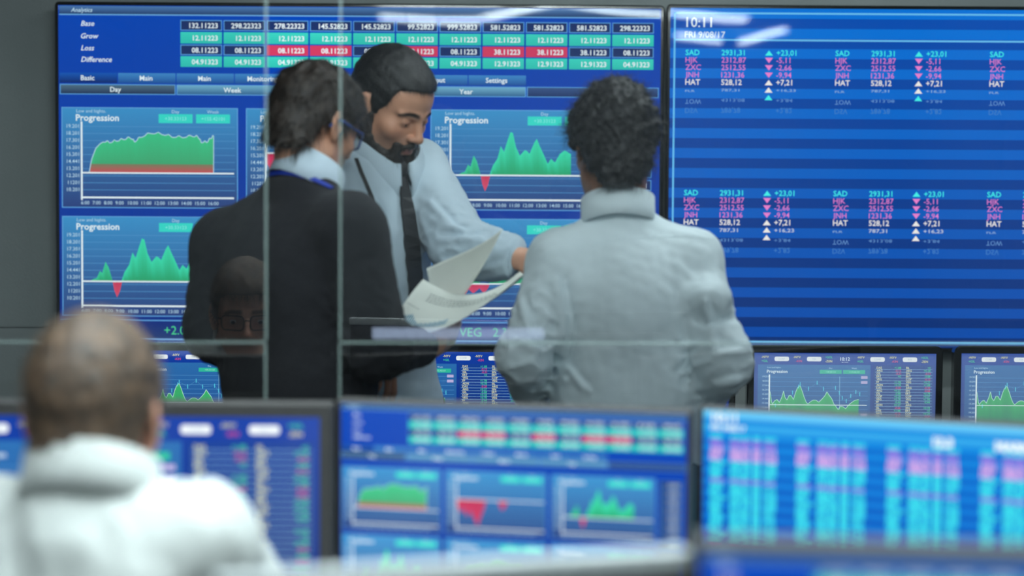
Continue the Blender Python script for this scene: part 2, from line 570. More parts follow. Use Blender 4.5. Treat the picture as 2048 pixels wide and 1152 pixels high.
def ui_board_dense(W, H):
    """the same board on a desk monitor, with its rows running all the way down"""
    u = UI(W, H, 1340, 16, 2545, 692)
    n = 17
    for k in range(n * 2):
        y0 = 16 + k * 676 / (2 * n)
        t = k / (2 * n)
        a = lin(10, int(142 - 45 * t), int(226 - 30 * t)) if k % 2 == 0 else lin(0, int(112 - 42 * t), int(208 - 34 * t))
        u.rect(1340, y0, 2545, y0 + 676 / (2 * n), a, L=1)
    u.rect(1340, 16, 2545, 46, lin(110, 205, 248), lin(80, 185, 240), 2)
    u.rect(1340, 46, 2545, 64, lin(8, 136, 222), L=2)
    u.rect(1340, 64, 2545, 94, lin(60, 178, 236), lin(20, 145, 226), L=2)
    u.text('10:11', 1372, 40, 32, WHITE, bold=0.04); u.text('FRI 9/08/17', 1369, 76, 18, WHITE, bold=0.03)
    u.text('12.3', 2130, 80, 28, WHITE, bold=0.07); u.text('MARKETS', 2330, 82, 28, WHITE, bold=0.07)
    cy, pk, vi = lin(62, 228, 238), lin(215, 170, 232), lin(150, 125, 225)
    seq = [cy, vi, vi, pk, pk, pk, cy, cy, cy, cy, vi] + [cy] * 40
    names = ('SAD', 'HJK', 'ZXC', 'JNH', 'HAT', 'FLR', 'TOW', 'DSV')
    vals = ('2931,31', '2312,87', '2512,55', '1231,36', '0528,12', '0787,31', '4313,08', '0789,78')
    chg = ('+23,01', '-15,11', '-12,66', '-19,94', '+17,21', '+16,23', '+13,84', '+12,82')
    y, k = 106, 0
    while y < 690:
        c = seq[k] if k < len(seq) else cy
        if k in (24, 25):
            c = lin(190, 95, 205)
        for gx in (1366, 1672, 1980, 2285):
            u.text(names[k % 8], gx, y, 12.5, c, bold=0.07, sx=1.3); u.text(vals[k % 8], gx + 72, y, 12.5, c, bold=0.07, sx=1.2)
            u.text(chg[k % 8], gx + 188, y, 12.5, c, bold=0.07, sx=0.95)
            tx = gx + 166
            u.rect(tx - 12, y - 6.5, tx + 12, y + 6.5, c, L=4)
        y += 15.2; k += 1
    return u


def ui_desk(W, H):
    """the chart-and-table picture on the desk monitors"""
    u = UI(W, H, 1508, 708, 1873, 913)
    u.rect(1508, 708, 1873, 913, lin(6, 60, 165), lin(12, 40, 110), 0)
    ye, gr, rd, wh = lin(230, 225, 150), lin(70, 210, 150), lin(215, 70, 120), WHITE
    for x, a, ca, b, cb in ((1523, '-NYV', ye, '+GIL', gr), (1587, '-NYV', ye, '-KIN', rd), (1651, '+SOL', gr, '-ZEN', ye), (1715, '-NYV', ye, '+GIL', gr), (1779, '-NYV', ye, '-KIN', rd), (1843, '+SOL', gr, '-ZEN', ye)):
        u.text(a, x, 716.5, 4.3, ca); u.text(b, x if b[0] == '+' or b == '-ZEN' else x + 5, 724.5, 4.3, cb)
    for k, x in enumerate((1549, 1614, 1741, 1806)):
        u.pill(x, 716, x + 29, 725, lin(238, 245, 250), 3)
        u.text(('CORP', 'TEK', 'COMP', 'INV')[k], x + 14.5, 720.5, 3.4, lin(170, 195, 215), 'c', 0.0)
    u.text('10:12', 1690.5, 720, 6.5, wh, 'c', 0.01); u.text('08 AUGUST', 1690.5, 726.5, 1.8, wh, 'c', 0.0)
    # chart card
    u.rect(1516, 732, 1742, 905, lin(42, 110, 178), lin(26, 58, 130), 1)
    u.rect(1747, 732, 1868, 905, lin(14, 62, 150), lin(10, 42, 112), 1)
    u.text('Low and hights.', 1535, 737.5, 3, PALE, bold=0); u.text('Progression', 1534, 745.5, 6, wh)
    for x, a, b in ((1640, 'Day', '+30.33123'), (1687, 'Week', '+155.42101')):
        u.rect(x, 742, x + 44, 750, lin(48, 190, 160), L=2)
        u.text(a, x + 22, 738.5, 3, PALE, 'c', 0); u.text(b, x + 22, 746, 3.2, lin(170, 240, 225), 'c', 0)
    for k in range(15):
        u.rect(1539, 757 + 9.2 * k, 1737, 757.6 + 9.2 * k, lin(90, 160, 215), L=2)
    u.rect(1538, 752, 1540.6, 893, wh, L=4)
    for k in range(12):
        u.text(('19.201', '18.201', '17.301', '16.201', '15.201', '14.441', '13.201', '12.201')[k % 8], 1537, 756 + 8.9 * k, 3.4, PALE, 'r', 0)
    hgt = [(0, 28), (3, 8), (5, 3), (9, 9), (14, 12), (19, 6), (24, 18), (27, 29), (30, 16), (34, 11), (38, 20), (42, 20), (47, 12), (51, 26), (55, 36), (60, 40),
           (64, 30), (68, 18), (72, 8), (76, 3), (80, 7), (86, 11), (92, 11), (98, 7), (104, 13), (110, 20), (114, 28), (118, 22), (124, 14), (128, 4), (133, -2),
           (137, -8), (141, -1), (147, -2), (152, -6), (158, 2), (164, 7), (170, 11), (178, 13)]
    base = 818
    pts = [(1541 + a, base - 4 - b) for a, b in hgt]
    u.area([p for p in pts], base + 42, lin(58, 185, 110), lin(40, 120, 100), 3)
    u.line(pts, 1.0, lin(190, 240, 215), 5)
    u.rect(1541, base - 6, 1735, base - 4.6, wh, L=5)
    tick = [(1552, 814), (1586, 788), (1598, 776), (1601, 771), (1618, 780), (1635, 768), (1648, 780), (1672, 778), (1680, 788), (1686, 798), (1694, 804), (1703, 794), (1713, 786), (1721, 790)]
    for x, y in tick:
        u.rect(x - 0.7, y - 4, x + 0.7, y + 4, lin(90, 215, 235), L=5)
    u.line(tick[3:], 0.35, lin(100, 170, 215), 4)
    u.rect(1680, 755, 1680.8, base + 4, lin(150, 205, 235), L=4)
    for y in (754, 764, 830):
        u.rect(1723, y, 1736, y + 5.5, lin(190, 180, 225), L=5)
    # table
    a = ('DAS', 'ARG', 'GIL', 'ERT', 'VEG', 'FP', 'ADN', 'DAS', 'ARG', 'GIL', 'COP', 'VEG', 'FP', 'ADN', 'SIL')
    b = ('SIL', 'ARG', 'SIN', 'ERT', 'COP', 'VEG')
    v = ('+1.88', '-0.12', '-0.31', '+0', '', '+1.98', '+0.78', '-0.20', '+0.27', '-0.88', '+0.28', '+0.78', '-0.44', '+0.37', '-0.66')
    for k in range(26):
        y = 737 + 5.75 * k
        if y > 885: break
        u.rect(1751, y + 2.8, 1866, y + 3.4, lin(150, 200, 235), L=3)
        u.text(a[k % 15], 1754, y, 4, lin(235, 235, 180)); u.text(b[k % 6], 1813, y, 4, lin(235, 235, 180))
        for x, q in ((1803, v[k % 15]), (1862, v[(k * 7 + 3) % 15])):
            if q:
                u.text(q, x, y, 4, rd if q[0] == '-' and k % 3 else gr, 'r')
    u.text('SIN', 1800, 890, 6, lin(225, 230, 150)); u.text('PR.', 1799, 900, 6, lin(120, 200, 220)); u.text('- 0.12', 1830, 890, 6, lin(200, 220, 220))
    return u
# ------------------------------------------------------------------ the room
X0, X1, YB, YF = -3.4, 3.9, -6.0, 5.62
def struct(name, mb_obj, label=None):
    mb_obj['kind'] = 'structure'
    if label: mb_obj['label'] = label
    return mb_obj
struct('floor', MB().box((X0, YB, -0.1), (X1, YF, 0)).build('floor', M['floor']), 'dark grey office carpet floor')
struct('ceiling', MB().box((X0, YB, CEIL_Z), (X1, YF, CEIL_Z + 0.1)).build('ceiling', M['ceiling']), 'grey office ceiling')
struct('wall_left', MB().box((X0 - 0.1, YB, 0), (X0, YF, CEIL_Z)).build('wall_left', M['wall_dark']), 'plain grey side wall')
struct('wall_right', MB().box((X1, YB, 0), (X1 + 0.1, YF, CEIL_Z)).build('wall_right', M['wall_dark']), 'plain grey side wall')
struct('wall_rear', MB().box((X0, YB - 0.1, 0), (X1, YB, CEIL_Z)).build('wall_rear', M['wall_dark']), 'plain grey wall behind the viewer')
wf = struct('wall_front', MB().box((X0, YF + 0.012, 0), (X1, YF + 0.112, CEIL_Z)).build('wall_front', M['wall']), 'grey wall carrying the big displays')
seam = at(40, 655, YF).z
MB().box((X0, YF, 0), (X1, YF + 0.012, seam - 0.0015)).build('wall_panel', M['wall'], wf)
MB().box((X0, YF, seam + 0.0015), (X1, YF + 0.012, CEIL_Z)).build('wall_panel', M['wall'], wf)

# ceiling lights (outside the frame; some mirrored as streaks in the displays, a few added as fill)
for k, (x, y, L, a) in enumerate(FIXTURES):
    r = empty('ceiling_light', (x, y, CEIL_Z), a)
    MB().box((-L / 2, -0.05, -0.05), (L / 2, 0.05, 0.0), 0.005).build('lamp_housing', M['lamp_body'], r)
    MB().box((-L / 2 + 0.02, -0.042, -0.062), (L / 2 - 0.02, 0.042, -0.0505)).build('lamp_diffuser', M['lamp'], r)
    tag(r, 'long white tube light on the ceiling', 'ceiling light', 'ceiling tube lights')


# ------------------------------------------------------------------ wall displays
def wall_display(px0, py0, px1, py1, uif, label, yaw=0.0):
    Y = YF - 0.075
    a, b = at(px0, py0, Y), at(px1, py1, Y)
    Wd = b.x - a.x
    H = Wd * 9 / 16
    c = Vector(((a.x + b.x) / 2, Y, a.z - H / 2 + (b.x - a.x) * 0))
    r = empty('wall_display', c, yaw)
    bz = 0.011
    obj('bezel', frame_mesh('bezel', Wd + 2 * bz, H + 2 * bz, Wd, H, 0.012, -0.006, 0.06), M['gloss'], r)
    u = uif(Wd, H)
    s = pyd('screen', [(-Wd / 2, 0, H / 2), (-Wd / 2, 0, -H / 2), (Wd / 2, 0, -H / 2), (Wd / 2, 0, H / 2)], [(0, 1, 2, 3)])
    ca = s.color_attributes.new('Col', 'FLOAT_COLOR', 'POINT')
    ca.data.foreach_set('color', np.tile(np.array(lin(4, 62, 168), dtype=np.float32), 4))
    so = obj('screen', s, M['screen'], r, (0, -0.002, 0))
    obj('screen_graphics', u.mesh('screen_graphics'), M['screen_g'], so, (0, -0.0002, 0))
    MB().box((-0.3, 0.0601, -0.25), (0.3, 0.0745, 0.25)).build('wall_mount', M['black'], r)
    tag(r, label, 'display')
    return r, c, Wd, H


d1 = wall_display(117, 10.5, 1322, 15, ui_analytics, 'huge wall display with a blue analytics dashboard of charts and number tables')
d2 = wall_display(1341, 16, 2546, 25, ui_board, 'huge wall display with a blue striped stock price board showing 10:11')


# ------------------------------------------------------------------ desks and monitors
DESK_Z = 0.74
def desk(x0, x1, y0, y1, label, z=DESK_Z):
    r = empty('desk', ((x0 + x1) / 2, (y0 + y1) / 2, 0))
    w, d = (x1 - x0) / 2, (y1 - y0) / 2
    MB().box((-w, -d, z - 0.03), (w, d, z), 0.004).build('desktop', M['desk'], r)
    for sx in (-1, 1):
        for sy in (-1, 1):
            MB().box((sx * (w - 0.08) - 0.025, sy * (d - 0.08) - 0.025, 0), (sx * (w - 0.08) + 0.025, sy * (d - 0.08) + 0.025, z - 0.03)).build('leg', M['metal'], r)
    MB().box((-w + 0.12, d - 0.09, z - 0.30), (w - 0.12, d - 0.07, z - 0.03)).build('modesty_panel', M['desk'], r)
    tag(r, label, 'desk')
    return r


desk(-1.55, 1.9, 4.72, 5.42, 'long grey desk below the wall displays, carrying the far monitor row')
desk(-1.35, 1.45, 2.66, 3.28, 'grey desk in front of the glass, carrying the blurred monitors')
desk(0.19, 1.25, 1.42, 1.98, 'grey desk nearest the viewer at lower right')


def monitor(c, yaw, Wd, H, uif, label, bezel=(0.018, 0.018), mk='mon', body='matte', rad=0.008, base_z=DESK_Z, group=None, tilt=0.0, chin=0.03):
    """c = centre of the picture; the thing stands on base_z"""
    r = empty('computer_monitor', (c.x, c.y, base_z), yaw)
    h = c.z - base_z
    bx, bt = bezel
    oh = H + bt + chin
    dz = (chin - bt) / 2
    obj('bezel', frame_mesh('bezel', Wd + 2 * bx, oh, Wd, H, rad, -0.006, 0.03, dz), M[body], r, (0, 0, h - dz))
    MB().box((-Wd * 0.36, 0.0302, h - H * 0.36), (Wd * 0.36, 0.058, h + H * 0.36), 0.012).build('back_cover', M[body], r)
    s = pyd('screen', [(-Wd / 2, 0, H / 2), (-Wd / 2, 0, -H / 2), (Wd / 2, 0, -H / 2), (Wd / 2, 0, H / 2)], [(0, 1, 2, 3)])
    ca = s.color_attributes.new('Col', 'FLOAT_COLOR', 'POINT')
    ca.data.foreach_set('color', np.tile(np.array(lin(8, 60, 160), dtype=np.float32), 4))
    so = obj('screen', s, M[mk], r, (0, -0.0022, h))
    obj('screen_graphics', uif(Wd, H).mesh('screen_graphics'), M[mk + '_g'], so, (0, -0.0002, 0))
    MB().box((-0.028, 0.0585, 0.0135), (0.028, 0.085, h), 0.004).build('stand_neck', M[body], r)
    MB().box((-0.11, -0.03, 0.0), (0.11, 0.15, 0.013), 0.003).build('stand_base', M[body], r)
    tag(r, label, 'monitor', group)
    return r


# far row: five identical monitors side by side
FY = 5.0
fw = 365 / FPX * FY
fh = fw * 9 / 16
far_words = ('far monitor showing a chart just left of the dark sweater, partly behind the seated man',
             'far monitor showing a chart and price table behind the held papers',
             'far monitor hidden mostly behind the man in the pale shirt on the right',
             'far monitor with washed-out chart picture right of the pale-shirted man',
             'far monitor cut by the right edge of the frame')
for k in range(5):
    px = 448 + 414 * k
    t = at(px, 706 + 0.0035 * (px - 1690), FY)
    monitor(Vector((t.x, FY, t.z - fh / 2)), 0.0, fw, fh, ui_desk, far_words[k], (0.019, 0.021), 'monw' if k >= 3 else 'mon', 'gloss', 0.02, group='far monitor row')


def monitor_px(l, r_, Yl, Yr, H, uif, label, **kw):
    """l, r_ = pixels of the picture's top corners at their distances"""
    a, b = at(l[0], l[1], Yl), at(r_[0], r_[1], Yr)
    Wd = math.hypot(b.x - a.x, b.y - a.y)
    yaw = math.atan2(b.y - a.y, b.x - a.x)
    zt = (a.z + b.z) / 2
    c = (a + b) / 2
    return monitor(Vector((c.x, c.y, zt - H / 2)), yaw, Wd, H, uif, label, **kw)


monitor_px((-130, 829), (640, 834), 2.95, 2.95, 0.355, ui_desk, 'blurred monitor in front of the seated man', bezel=(0.022, 0.024), rad=0.006)
monitor_px((683, 809), (1376, 824), 2.98, 2.85, 0.352, ui_analytics, 'blurred monitor in the centre showing the chart dashboard', bezel=(0.008, 0.006), rad=0.004, body='matte')
monitor_px((1408, 824), (2130, 853), 2.98, 2.74, 0.325, ui_board_dense, 'blurred bright blue monitor on the right filled with price columns', bezel=(0.007, 0.004), rad=0.004)
monitor_px((1402, 1112), (2560, 1122), 1.70, 1.64, 0.30, ui_analytics, 'nearest monitor, only its top showing at the lower right corner', bezel=(0.008, 0.010), rad=0.004)

# desk divider with a pale rail, just left of the nearest monitor
a, b = at(430, 1150, 1.60), at(1376, 1097, 1.74)
L = math.hypot(b.x - a.x, b.y - a.y)
yaw = math.atan2(b.y - a.y, b.x - a.x)
zt = b.z
dv = empty('desk_divider', ((a.x + b.x) / 2, (a.y + b.y) / 2, 0), yaw)
MB().box((-L / 2, -0.011, zt - 0.02), (L / 2, 0.011, zt), 0.003).build('rail', M['alu'], dv)
MB().box((-L / 2 + 0.005, -0.009, 0.12), (L / 2 - 0.005, 0.009, zt - 0.0201)).build('panel', M['fabric_dark'], dv)
for sx in (-1, 1):
    MB().box((sx * (L / 2 - 0.05) - 0.02, -0.12, 0), (sx * (L / 2 - 0.05) + 0.02, 0.12, 0.1199), 0.004).build('foot', M['metal'], dv)
tag(dv, 'low dark desk divider with a pale rail, blurred along the bottom', 'divider')

# ------------------------------------------------------------------ glass partition
GTH = 0.056
gc = Vector((-0.53, 3.36, 0))
ux, uy = math.cos(GTH), math.sin(GTH)
def gx_of(px, py=500):
    """distance along the glass of the pixel column px"""
    d = at(px, py, 1.0) - CAM
    # intersect the ray with the plane n.(p-gc)=0
    n = Vector((-uy, ux, 0))
    t = n.dot(gc - CAM) / n.dot(d)
    p = CAM + d * t
    return (p - gc).dot(Vector((ux, uy, 0)))
zj = at(600, 681, 3.36).z
gl_words = {('l', 'u'): 'left upper glass pane mirroring the seated man', ('l', 'd'): 'left lower glass pane before the dark sweater',
            ('r', 'u'): 'right upper glass pane before the two shirted men', ('r', 'd'): 'right lower glass pane below the joint line'}
def pane(side, lev, s0, s1, z0, z1, tilt=0.0):
    r = empty('glass_pane', (gc.x, gc.y, z0), GTH)
    r.rotation_euler = (tilt, 0, GTH)
    h = z1 - z0
    obj('pane', pyd('pane', [(s0, 0, 0), (s1, 0, 0), (s1, 0, h), (s0, 0, h)], [(0, 1, 2, 3)]), M['glass'], r)
    e = 0.0035
    if side == 'l':
        MB().box((s1 - 0.001, -0.005, 0), (s1 + e, 0.005, h)).build('polished_edge', M['glass_edge'], r)
    else:
        MB().box((s0 - e, -0.005, 0), (s0 + 0.001, 0.005, h)).build('polished_edge', M['glass_edge'], r)
    if lev == 'd':
        MB().box((s0, -0.005, h), (s1, 0.005, h + 0.0035)).build('top_edge', M['glass_edge'], r)
    tag(r, gl_words[(side, lev)], 'glass pane')
    return r
sl, sr = gx_of(531), gx_of(682)
pane('l', 'd', -1.1, sl, 0.02, zj - 0.0045, 0.012)
pane('l', 'u', -1.1, sl, zj, 2.9)
pane('r', 'd', sr, 2.6, 0.02, zj - 0.0045, 0.012)
pr = pane('r', 'u', sr, 2.6, zj, 2.9)
# a reflection painted as a pale see-through strip low on the right upper pane
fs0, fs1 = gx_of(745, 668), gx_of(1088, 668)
M['reflection_sheet'] = mat('painted_reflection_sheet', lin(196, 206, 238), 0.6, noise=(30, 0.02))
M['reflection_sheet'].node_tree.nodes['Principled BSDF'].inputs['Alpha'].default_value = 0.30
obj('painted_reflection', pyd('painted_reflection', [(fs0, -0.001, 0.003), (fs1, -0.001, 0.003), (fs1, -0.001, 0.024), (fs0, -0.001, 0.024)], [(0, 1, 2, 3)]), M['reflection_sheet'], pr)['label'] = 'pale reflection painted as a translucent strip on the glass'
rail = MB().box((-1.1, -0.03, 0), (2.6, 0.03, 0.019)).build('floor_channel', M['metal'], None, (gc.x, gc.y, 0), (0, 0, GTH))
tag(rail, 'metal floor channel holding the glass partition', 'channel')
hd = MB().box((-1.1, -0.03, 2.905), (2.6, 0.03, 2.999)).build('head_channel', M['metal'], None, (gc.x, gc.y, 0), (0, 0, GTH))
tag(hd, 'metal head channel above the glass partition', 'channel')

# ------------------------------------------------------------------ office chair of the seated man
ch = empty('office_chair', (-0.53, 2.20, 0))
MB().box((-0.24, -0.20, 0.405), (0.24, 0.25, 0.468), 0.015).build('seat', M['fabric_dark'], ch, smooth=False)
MB().box((-0.21, -0.31, 0.55), (0.21, -0.26, 0.92), 0.022).build('backrest', M['fabric_dark'], ch)
MB().box((-0.03, -0.33, 0.38), (0.03, -0.312, 0.75)).box((-0.03, -0.33, 0.38), (0.03, 0.0, 0.40)).build('back_bracket', M['black'], ch)
MB().cyl((0, 0, 0.10), (0, 0, 0.405), 0.026).build('gas_lift', M['metal'], ch)
for k in range(5):
    a = 2 * PI * k / 5 + 0.3
    MB().cyl((0, 0, 0.10), (0.28 * math.cos(a), 0.28 * math.sin(a), 0.07), 0.022, 0.015, 10).build('leg', M['black'], ch)
    MB().cyl((0.28 * math.cos(a) - 0.012 * math.sin(a), 0.28 * math.sin(a) + 0.012 * math.cos(a), 0.028), (0.28 * math.cos(a) + 0.012 * math.sin(a), 0.28 * math.sin(a) - 0.012 * math.cos(a), 0.028), 0.028, n=14).build('caster', M['black'], ch)
tag(ch, 'dark office chair under the seated man', 'chair')
# ------------------------------------------------------------------ sculpting with distance fields
BIG = 0.06


def axis(lo, hi, h, fine=()):
    """grid coordinates from lo to hi, step h, with finer steps inside the intervals of fine = ((a, b, step), ...)"""
    p = [lo]
    while p[-1] < hi:
        x = p[-1]
        s = h
        for a, b, st in fine:
            if a - h * 0.5 <= x < b:
                s = min(s, st)
        p.append(x + s)
    return np.array(p, dtype=np.float32)


class Prim:
    def __init__(self, fn, lo, hi):
        self.fn, self.lo, self.hi = fn, np.array(lo, float), np.array(hi, float)


def ell(c, r, R=None):
    c = np.array(c, float); r = np.array(r, float)
    R = np.eye(3) if R is None else np.array(R, float)
    e = np.sqrt(((R * r[None, :]) ** 2).sum(axis=1))
    def fn(X, Y, Z):
        dx, dy, dz = X - c[0], Y - c[1], Z - c[2]
        q = [R[0, i] * dx + R[1, i] * dy + R[2, i] * dz for i in range(3)]
        k0 = np.sqrt((q[0] / r[0]) ** 2 + (q[1] / r[1]) ** 2 + (q[2] / r[2]) ** 2)
        k1 = np.sqrt((q[0] / r[0] ** 2) ** 2 + (q[1] / r[1] ** 2) ** 2 + (q[2] / r[2] ** 2) ** 2) + 1e-9
        return k0 * (k0 - 1.0) / k1
    return Prim(fn, c - e, c + e)


def cap(a, b, r1, r2=None):
    a = np.array(a, float); b = np.array(b, float)
    r2 = r1 if r2 is None else r2
    ba = b - a
    bb = max((ba * ba).sum(), 1e-9)
    def fn(X, Y, Z):
        dx, dy, dz = X - a[0], Y - a[1], Z - a[2]
        h = np.clip((dx * ba[0] + dy * ba[1] + dz * ba[2]) / bb, 0, 1)
        return np.sqrt((dx - ba[0] * h) ** 2 + (dy - ba[1] * h) ** 2 + (dz - ba[2] * h) ** 2) - (r1 + (r2 - r1) * h)
    m = max(r1, r2)
    return Prim(fn, np.minimum(a, b) - m, np.maximum(a, b) + m)


def smin(a, b, k):
    if k <= 1e-6:
        return np.minimum(a, b)
    h = np.clip(0.5 + 0.5 * (b - a) / k, 0, 1)
    return b + (a - b) * h - k * h * (1 - h)


class Field:
    def __init__(self, xs, ys, zs):
        self.xs, self.ys, self.zs = xs, ys, zs
        self.F = np.full((len(xs), len(ys), len(zs)), BIG, dtype=np.float32)

    def _blk(self, p, m):
        s = []
        for ax, lo, hi in zip((self.xs, self.ys, self.zs), p.lo - m, p.hi + m):
            i, j = np.searchsorted(ax, lo), np.searchsorted(ax, hi)
            if i >= j:
                return None
            s.append(slice(int(i), int(j)))
        X = self.xs[s[0]][:, None, None]; Y = self.ys[s[1]][None, :, None]; Z = self.zs[s[2]][None, None, :]
        return tuple(s), X, Y, Z

    def add(self, p, k=0.01):
        b = self._blk(p, BIG)
        if b:
            self.F[b[0]] = smin(self.F[b[0]], np.minimum(p.fn(*b[1:]), BIG), k)
        return self

    def sub(self, p, k=0.005):
        b = self._blk(p, BIG * 0.6)
        if b:
            self.F[b[0]] = -smin(-self.F[b[0]], p.fn(*b[1:]), k)
        return self

    def keep(self, fn, k=0.0):
        """keep where fn < 0"""
        d = fn(self.xs[:, None, None], self.ys[None, :, None], self.zs[None, None, :])
        self.F = (-smin(-self.F, -d, k)).astype(np.float32)
        return self

    def cut(self, point, normal, rad):
        """remove what lies beyond a plane within a ball (a cuff, a hem)"""
        p = np.array(point, float); n = np.array(normal, float); n /= np.linalg.norm(n)
        pr = Prim(lambda X, Y, Z: np.maximum(-((X - p[0]) * n[0] + (Y - p[1]) * n[1] + (Z - p[2]) * n[2]),
                  np.sqrt((X - p[0]) ** 2 + (Y - p[1]) ** 2 + (Z - p[2]) ** 2) - rad), p - rad, p + rad)
        return self.sub(pr, 0.0)

    def disp(self, fn, band=0.025):
        i, j, k = np.nonzero(np.abs(self.F) < band)
        self.F[i, j, k] += fn(self.xs[i], self.ys[j], self.zs[k]).astype(np.float32)
        return self

    def mesh(self):
        """surface nets on the rectilinear grid -> verts (n,3), quads (m,4)"""
        F = self.F
        F[0] = F[-1] = BIG; F[:, 0] = F[:, -1] = BIG; F[:, :, 0] = F[:, :, -1] = BIG
        S = F < 0
        n = np.array(F.shape)
        cnt = np.zeros(n - 1, dtype=np.uint8)
        for a in (0, 1):
            for b in (0, 1):
                for c in (0, 1):
                    cnt += S[a:n[0] - 1 + a, b:n[1] - 1 + b, c:n[2] - 1 + c]
        act = (cnt > 0) & (cnt < 8)
        I, J, K = np.nonzero(act)
        idx = np.full(n - 1, -1, dtype=np.int32)
        idx[I, J, K] = np.arange(len(I))
        acc = np.zeros((len(I), 3)); num = np.zeros(len(I))
        ax = (self.xs, self.ys, self.zs)
        for d in range(3):
            o = [e for e in range(3) if e != d]
            for a in (0, 1):
                for b in (0, 1):
                    q0 = [I, J, K]
                    q0 = [q0[0].copy(), q0[1].copy(), q0[2].copy()]
                    q0[o[0]] = q0[o[0]] + a; q0[o[1]] = q0[o[1]] + b
                    q1 = [q0[0], q0[1], q0[2]]
                    q1[d] = q1[d] + 1
                    f0 = F[q0[0], q0[1], q0[2]]; f1 = F[q1[0], q1[1], q1[2]]
                    m = (f0 < 0) != (f1 < 0)
                    t = np.where(m, f0 / np.where(m, f0 - f1, 1), 0)
                    P = np.stack([ax[e][q0[e]] for e in range(3)], axis=1).astype(float)
                    P[:, d] += t * (ax[d][q1[d]] - ax[d][q0[d]])
                    acc += P * m[:, None]; num += m
        V = acc / np.maximum(num, 1)[:, None]
        quads = []
        for d in range(3):
            sl0 = [slice(None)] * 3; sl1 = [slice(None)] * 3
            sl0[d] = slice(0, -1); sl1[d] = slice(1, None)
            c0 = S[tuple(sl0)]; c1 = S[tuple(sl1)]
            for sg, mk in ((0, c0 & ~c1), (1, ~c0 & c1)):
                e = np.nonzero(mk)
                u, v = (d + 1) % 3, (d + 2) % 3
                ok = (e[u] > 0) & (e[v] > 0) & (e[u] < n[u] - 1) & (e[v] < n[v] - 1)
                e = [t[ok] for t in e]
                def cell(du, dv):
                    q = [e[0], e[1], e[2]]
                    q[u] = q[u] - du; q[v] = q[v] - dv
                    return idx[q[0], q[1], q[2]]
                Q = np.stack([cell(1, 1), cell(0, 1), cell(0, 0), cell(1, 0)], axis=1)
                if sg: Q = Q[:, ::-1]
                quads.append(Q)
        return V, np.concatenate(quads)


def np_mesh(name, V, Q, smooth=True, col=None):
    me = bpy.data.meshes.new(name)
    nq = len(Q); w = Q.shape[1] if nq else 4
    me.vertices.add(len(V)); me.vertices.foreach_set('co', np.ascontiguousarray(V, dtype=np.float32).ravel())
    me.loops.add(nq * w); me.loops.foreach_set('vertex_index', np.ascontiguousarray(Q, dtype=np.int32).ravel())
    me.polygons.add(nq)
    me.polygons.foreach_set('loop_start', np.arange(0, nq * w, w, dtype=np.int32))
    me.polygons.foreach_set('use_smooth', np.full(nq, smooth, dtype=bool))
    me.update(calc_edges=True)
    me.validate()
    if col is not None:
        a = me.color_attributes.new('Col', 'FLOAT_COLOR', 'POINT')
        a.data.foreach_set('color', np.ascontiguousarray(col, dtype=np.float32).ravel())
    return me


def relax(V, Q, it=2, f=0.5):
    """gentle smoothing of a quad mesh"""
    V = V.copy()
    E = np.concatenate([Q[:, [0, 1]], Q[:, [1, 2]], Q[:, [2, 3]], Q[:, [3, 0]]])
    deg = np.bincount(E.ravel(), minlength=len(V)).astype(float)[:, None]
    for _ in range(it):
        A = np.zeros_like(V)
        np.add.at(A, E[:, 0], V[E[:, 1]]); np.add.at(A, E[:, 1], V[E[:, 0]])
        V += f * (A / np.maximum(deg, 1) - V)
    return V


def normals(V, Q):
    n = np.cross(V[Q[:, 2]] - V[Q[:, 0]], V[Q[:, 3]] - V[Q[:, 1]])
    N = np.zeros_like(V)
    for k in range(4):
        np.add.at(N, Q[:, k], n)
    return N / (np.linalg.norm(N, axis=1)[:, None] + 1e-12)


def rot(yaw, pitch=0.0, roll=0.0):
    """columns = right, forward, up; yaw 0 faces +Y, positive turns right; pitch looks down; roll tips to the right"""
    return np.array(Matrix.Rotation(-math.radians(yaw), 3, 'Z') @ Matrix.Rotation(-math.radians(pitch), 3, 'X') @ Matrix.Rotation(math.radians(roll), 3, 'Y'))


def wobble(seed, scale, n=6, aniso=(1, 1, 1)):
    """smooth pseudo noise: sum of warped sines, roughly -1..1"""
    rg = np.random.RandomState(seed)
    D = rg.normal(size=(n, 3)); D /= np.linalg.norm(D, axis=1)[:, None]
    D = D * np.array(aniso) * (2 * PI / scale) * rg.uniform(0.7, 1.4, n)[:, None]
    P = rg.uniform(0, 6.28, n)
    Wd = rg.normal(size=(n, 3)) * (2 * PI / scale) * 0.35
    def fn(X, Y, Z):
        s = 0
        for i in range(n):
            s = s + np.sin(D[i, 0] * X + D[i, 1] * Y + D[i, 2] * Z + P[i] + 1.2 * np.sin(Wd[i, 0] * X + Wd[i, 1] * Y + Wd[i, 2] * Z + i))
        return s / n * 1.6
    return fn


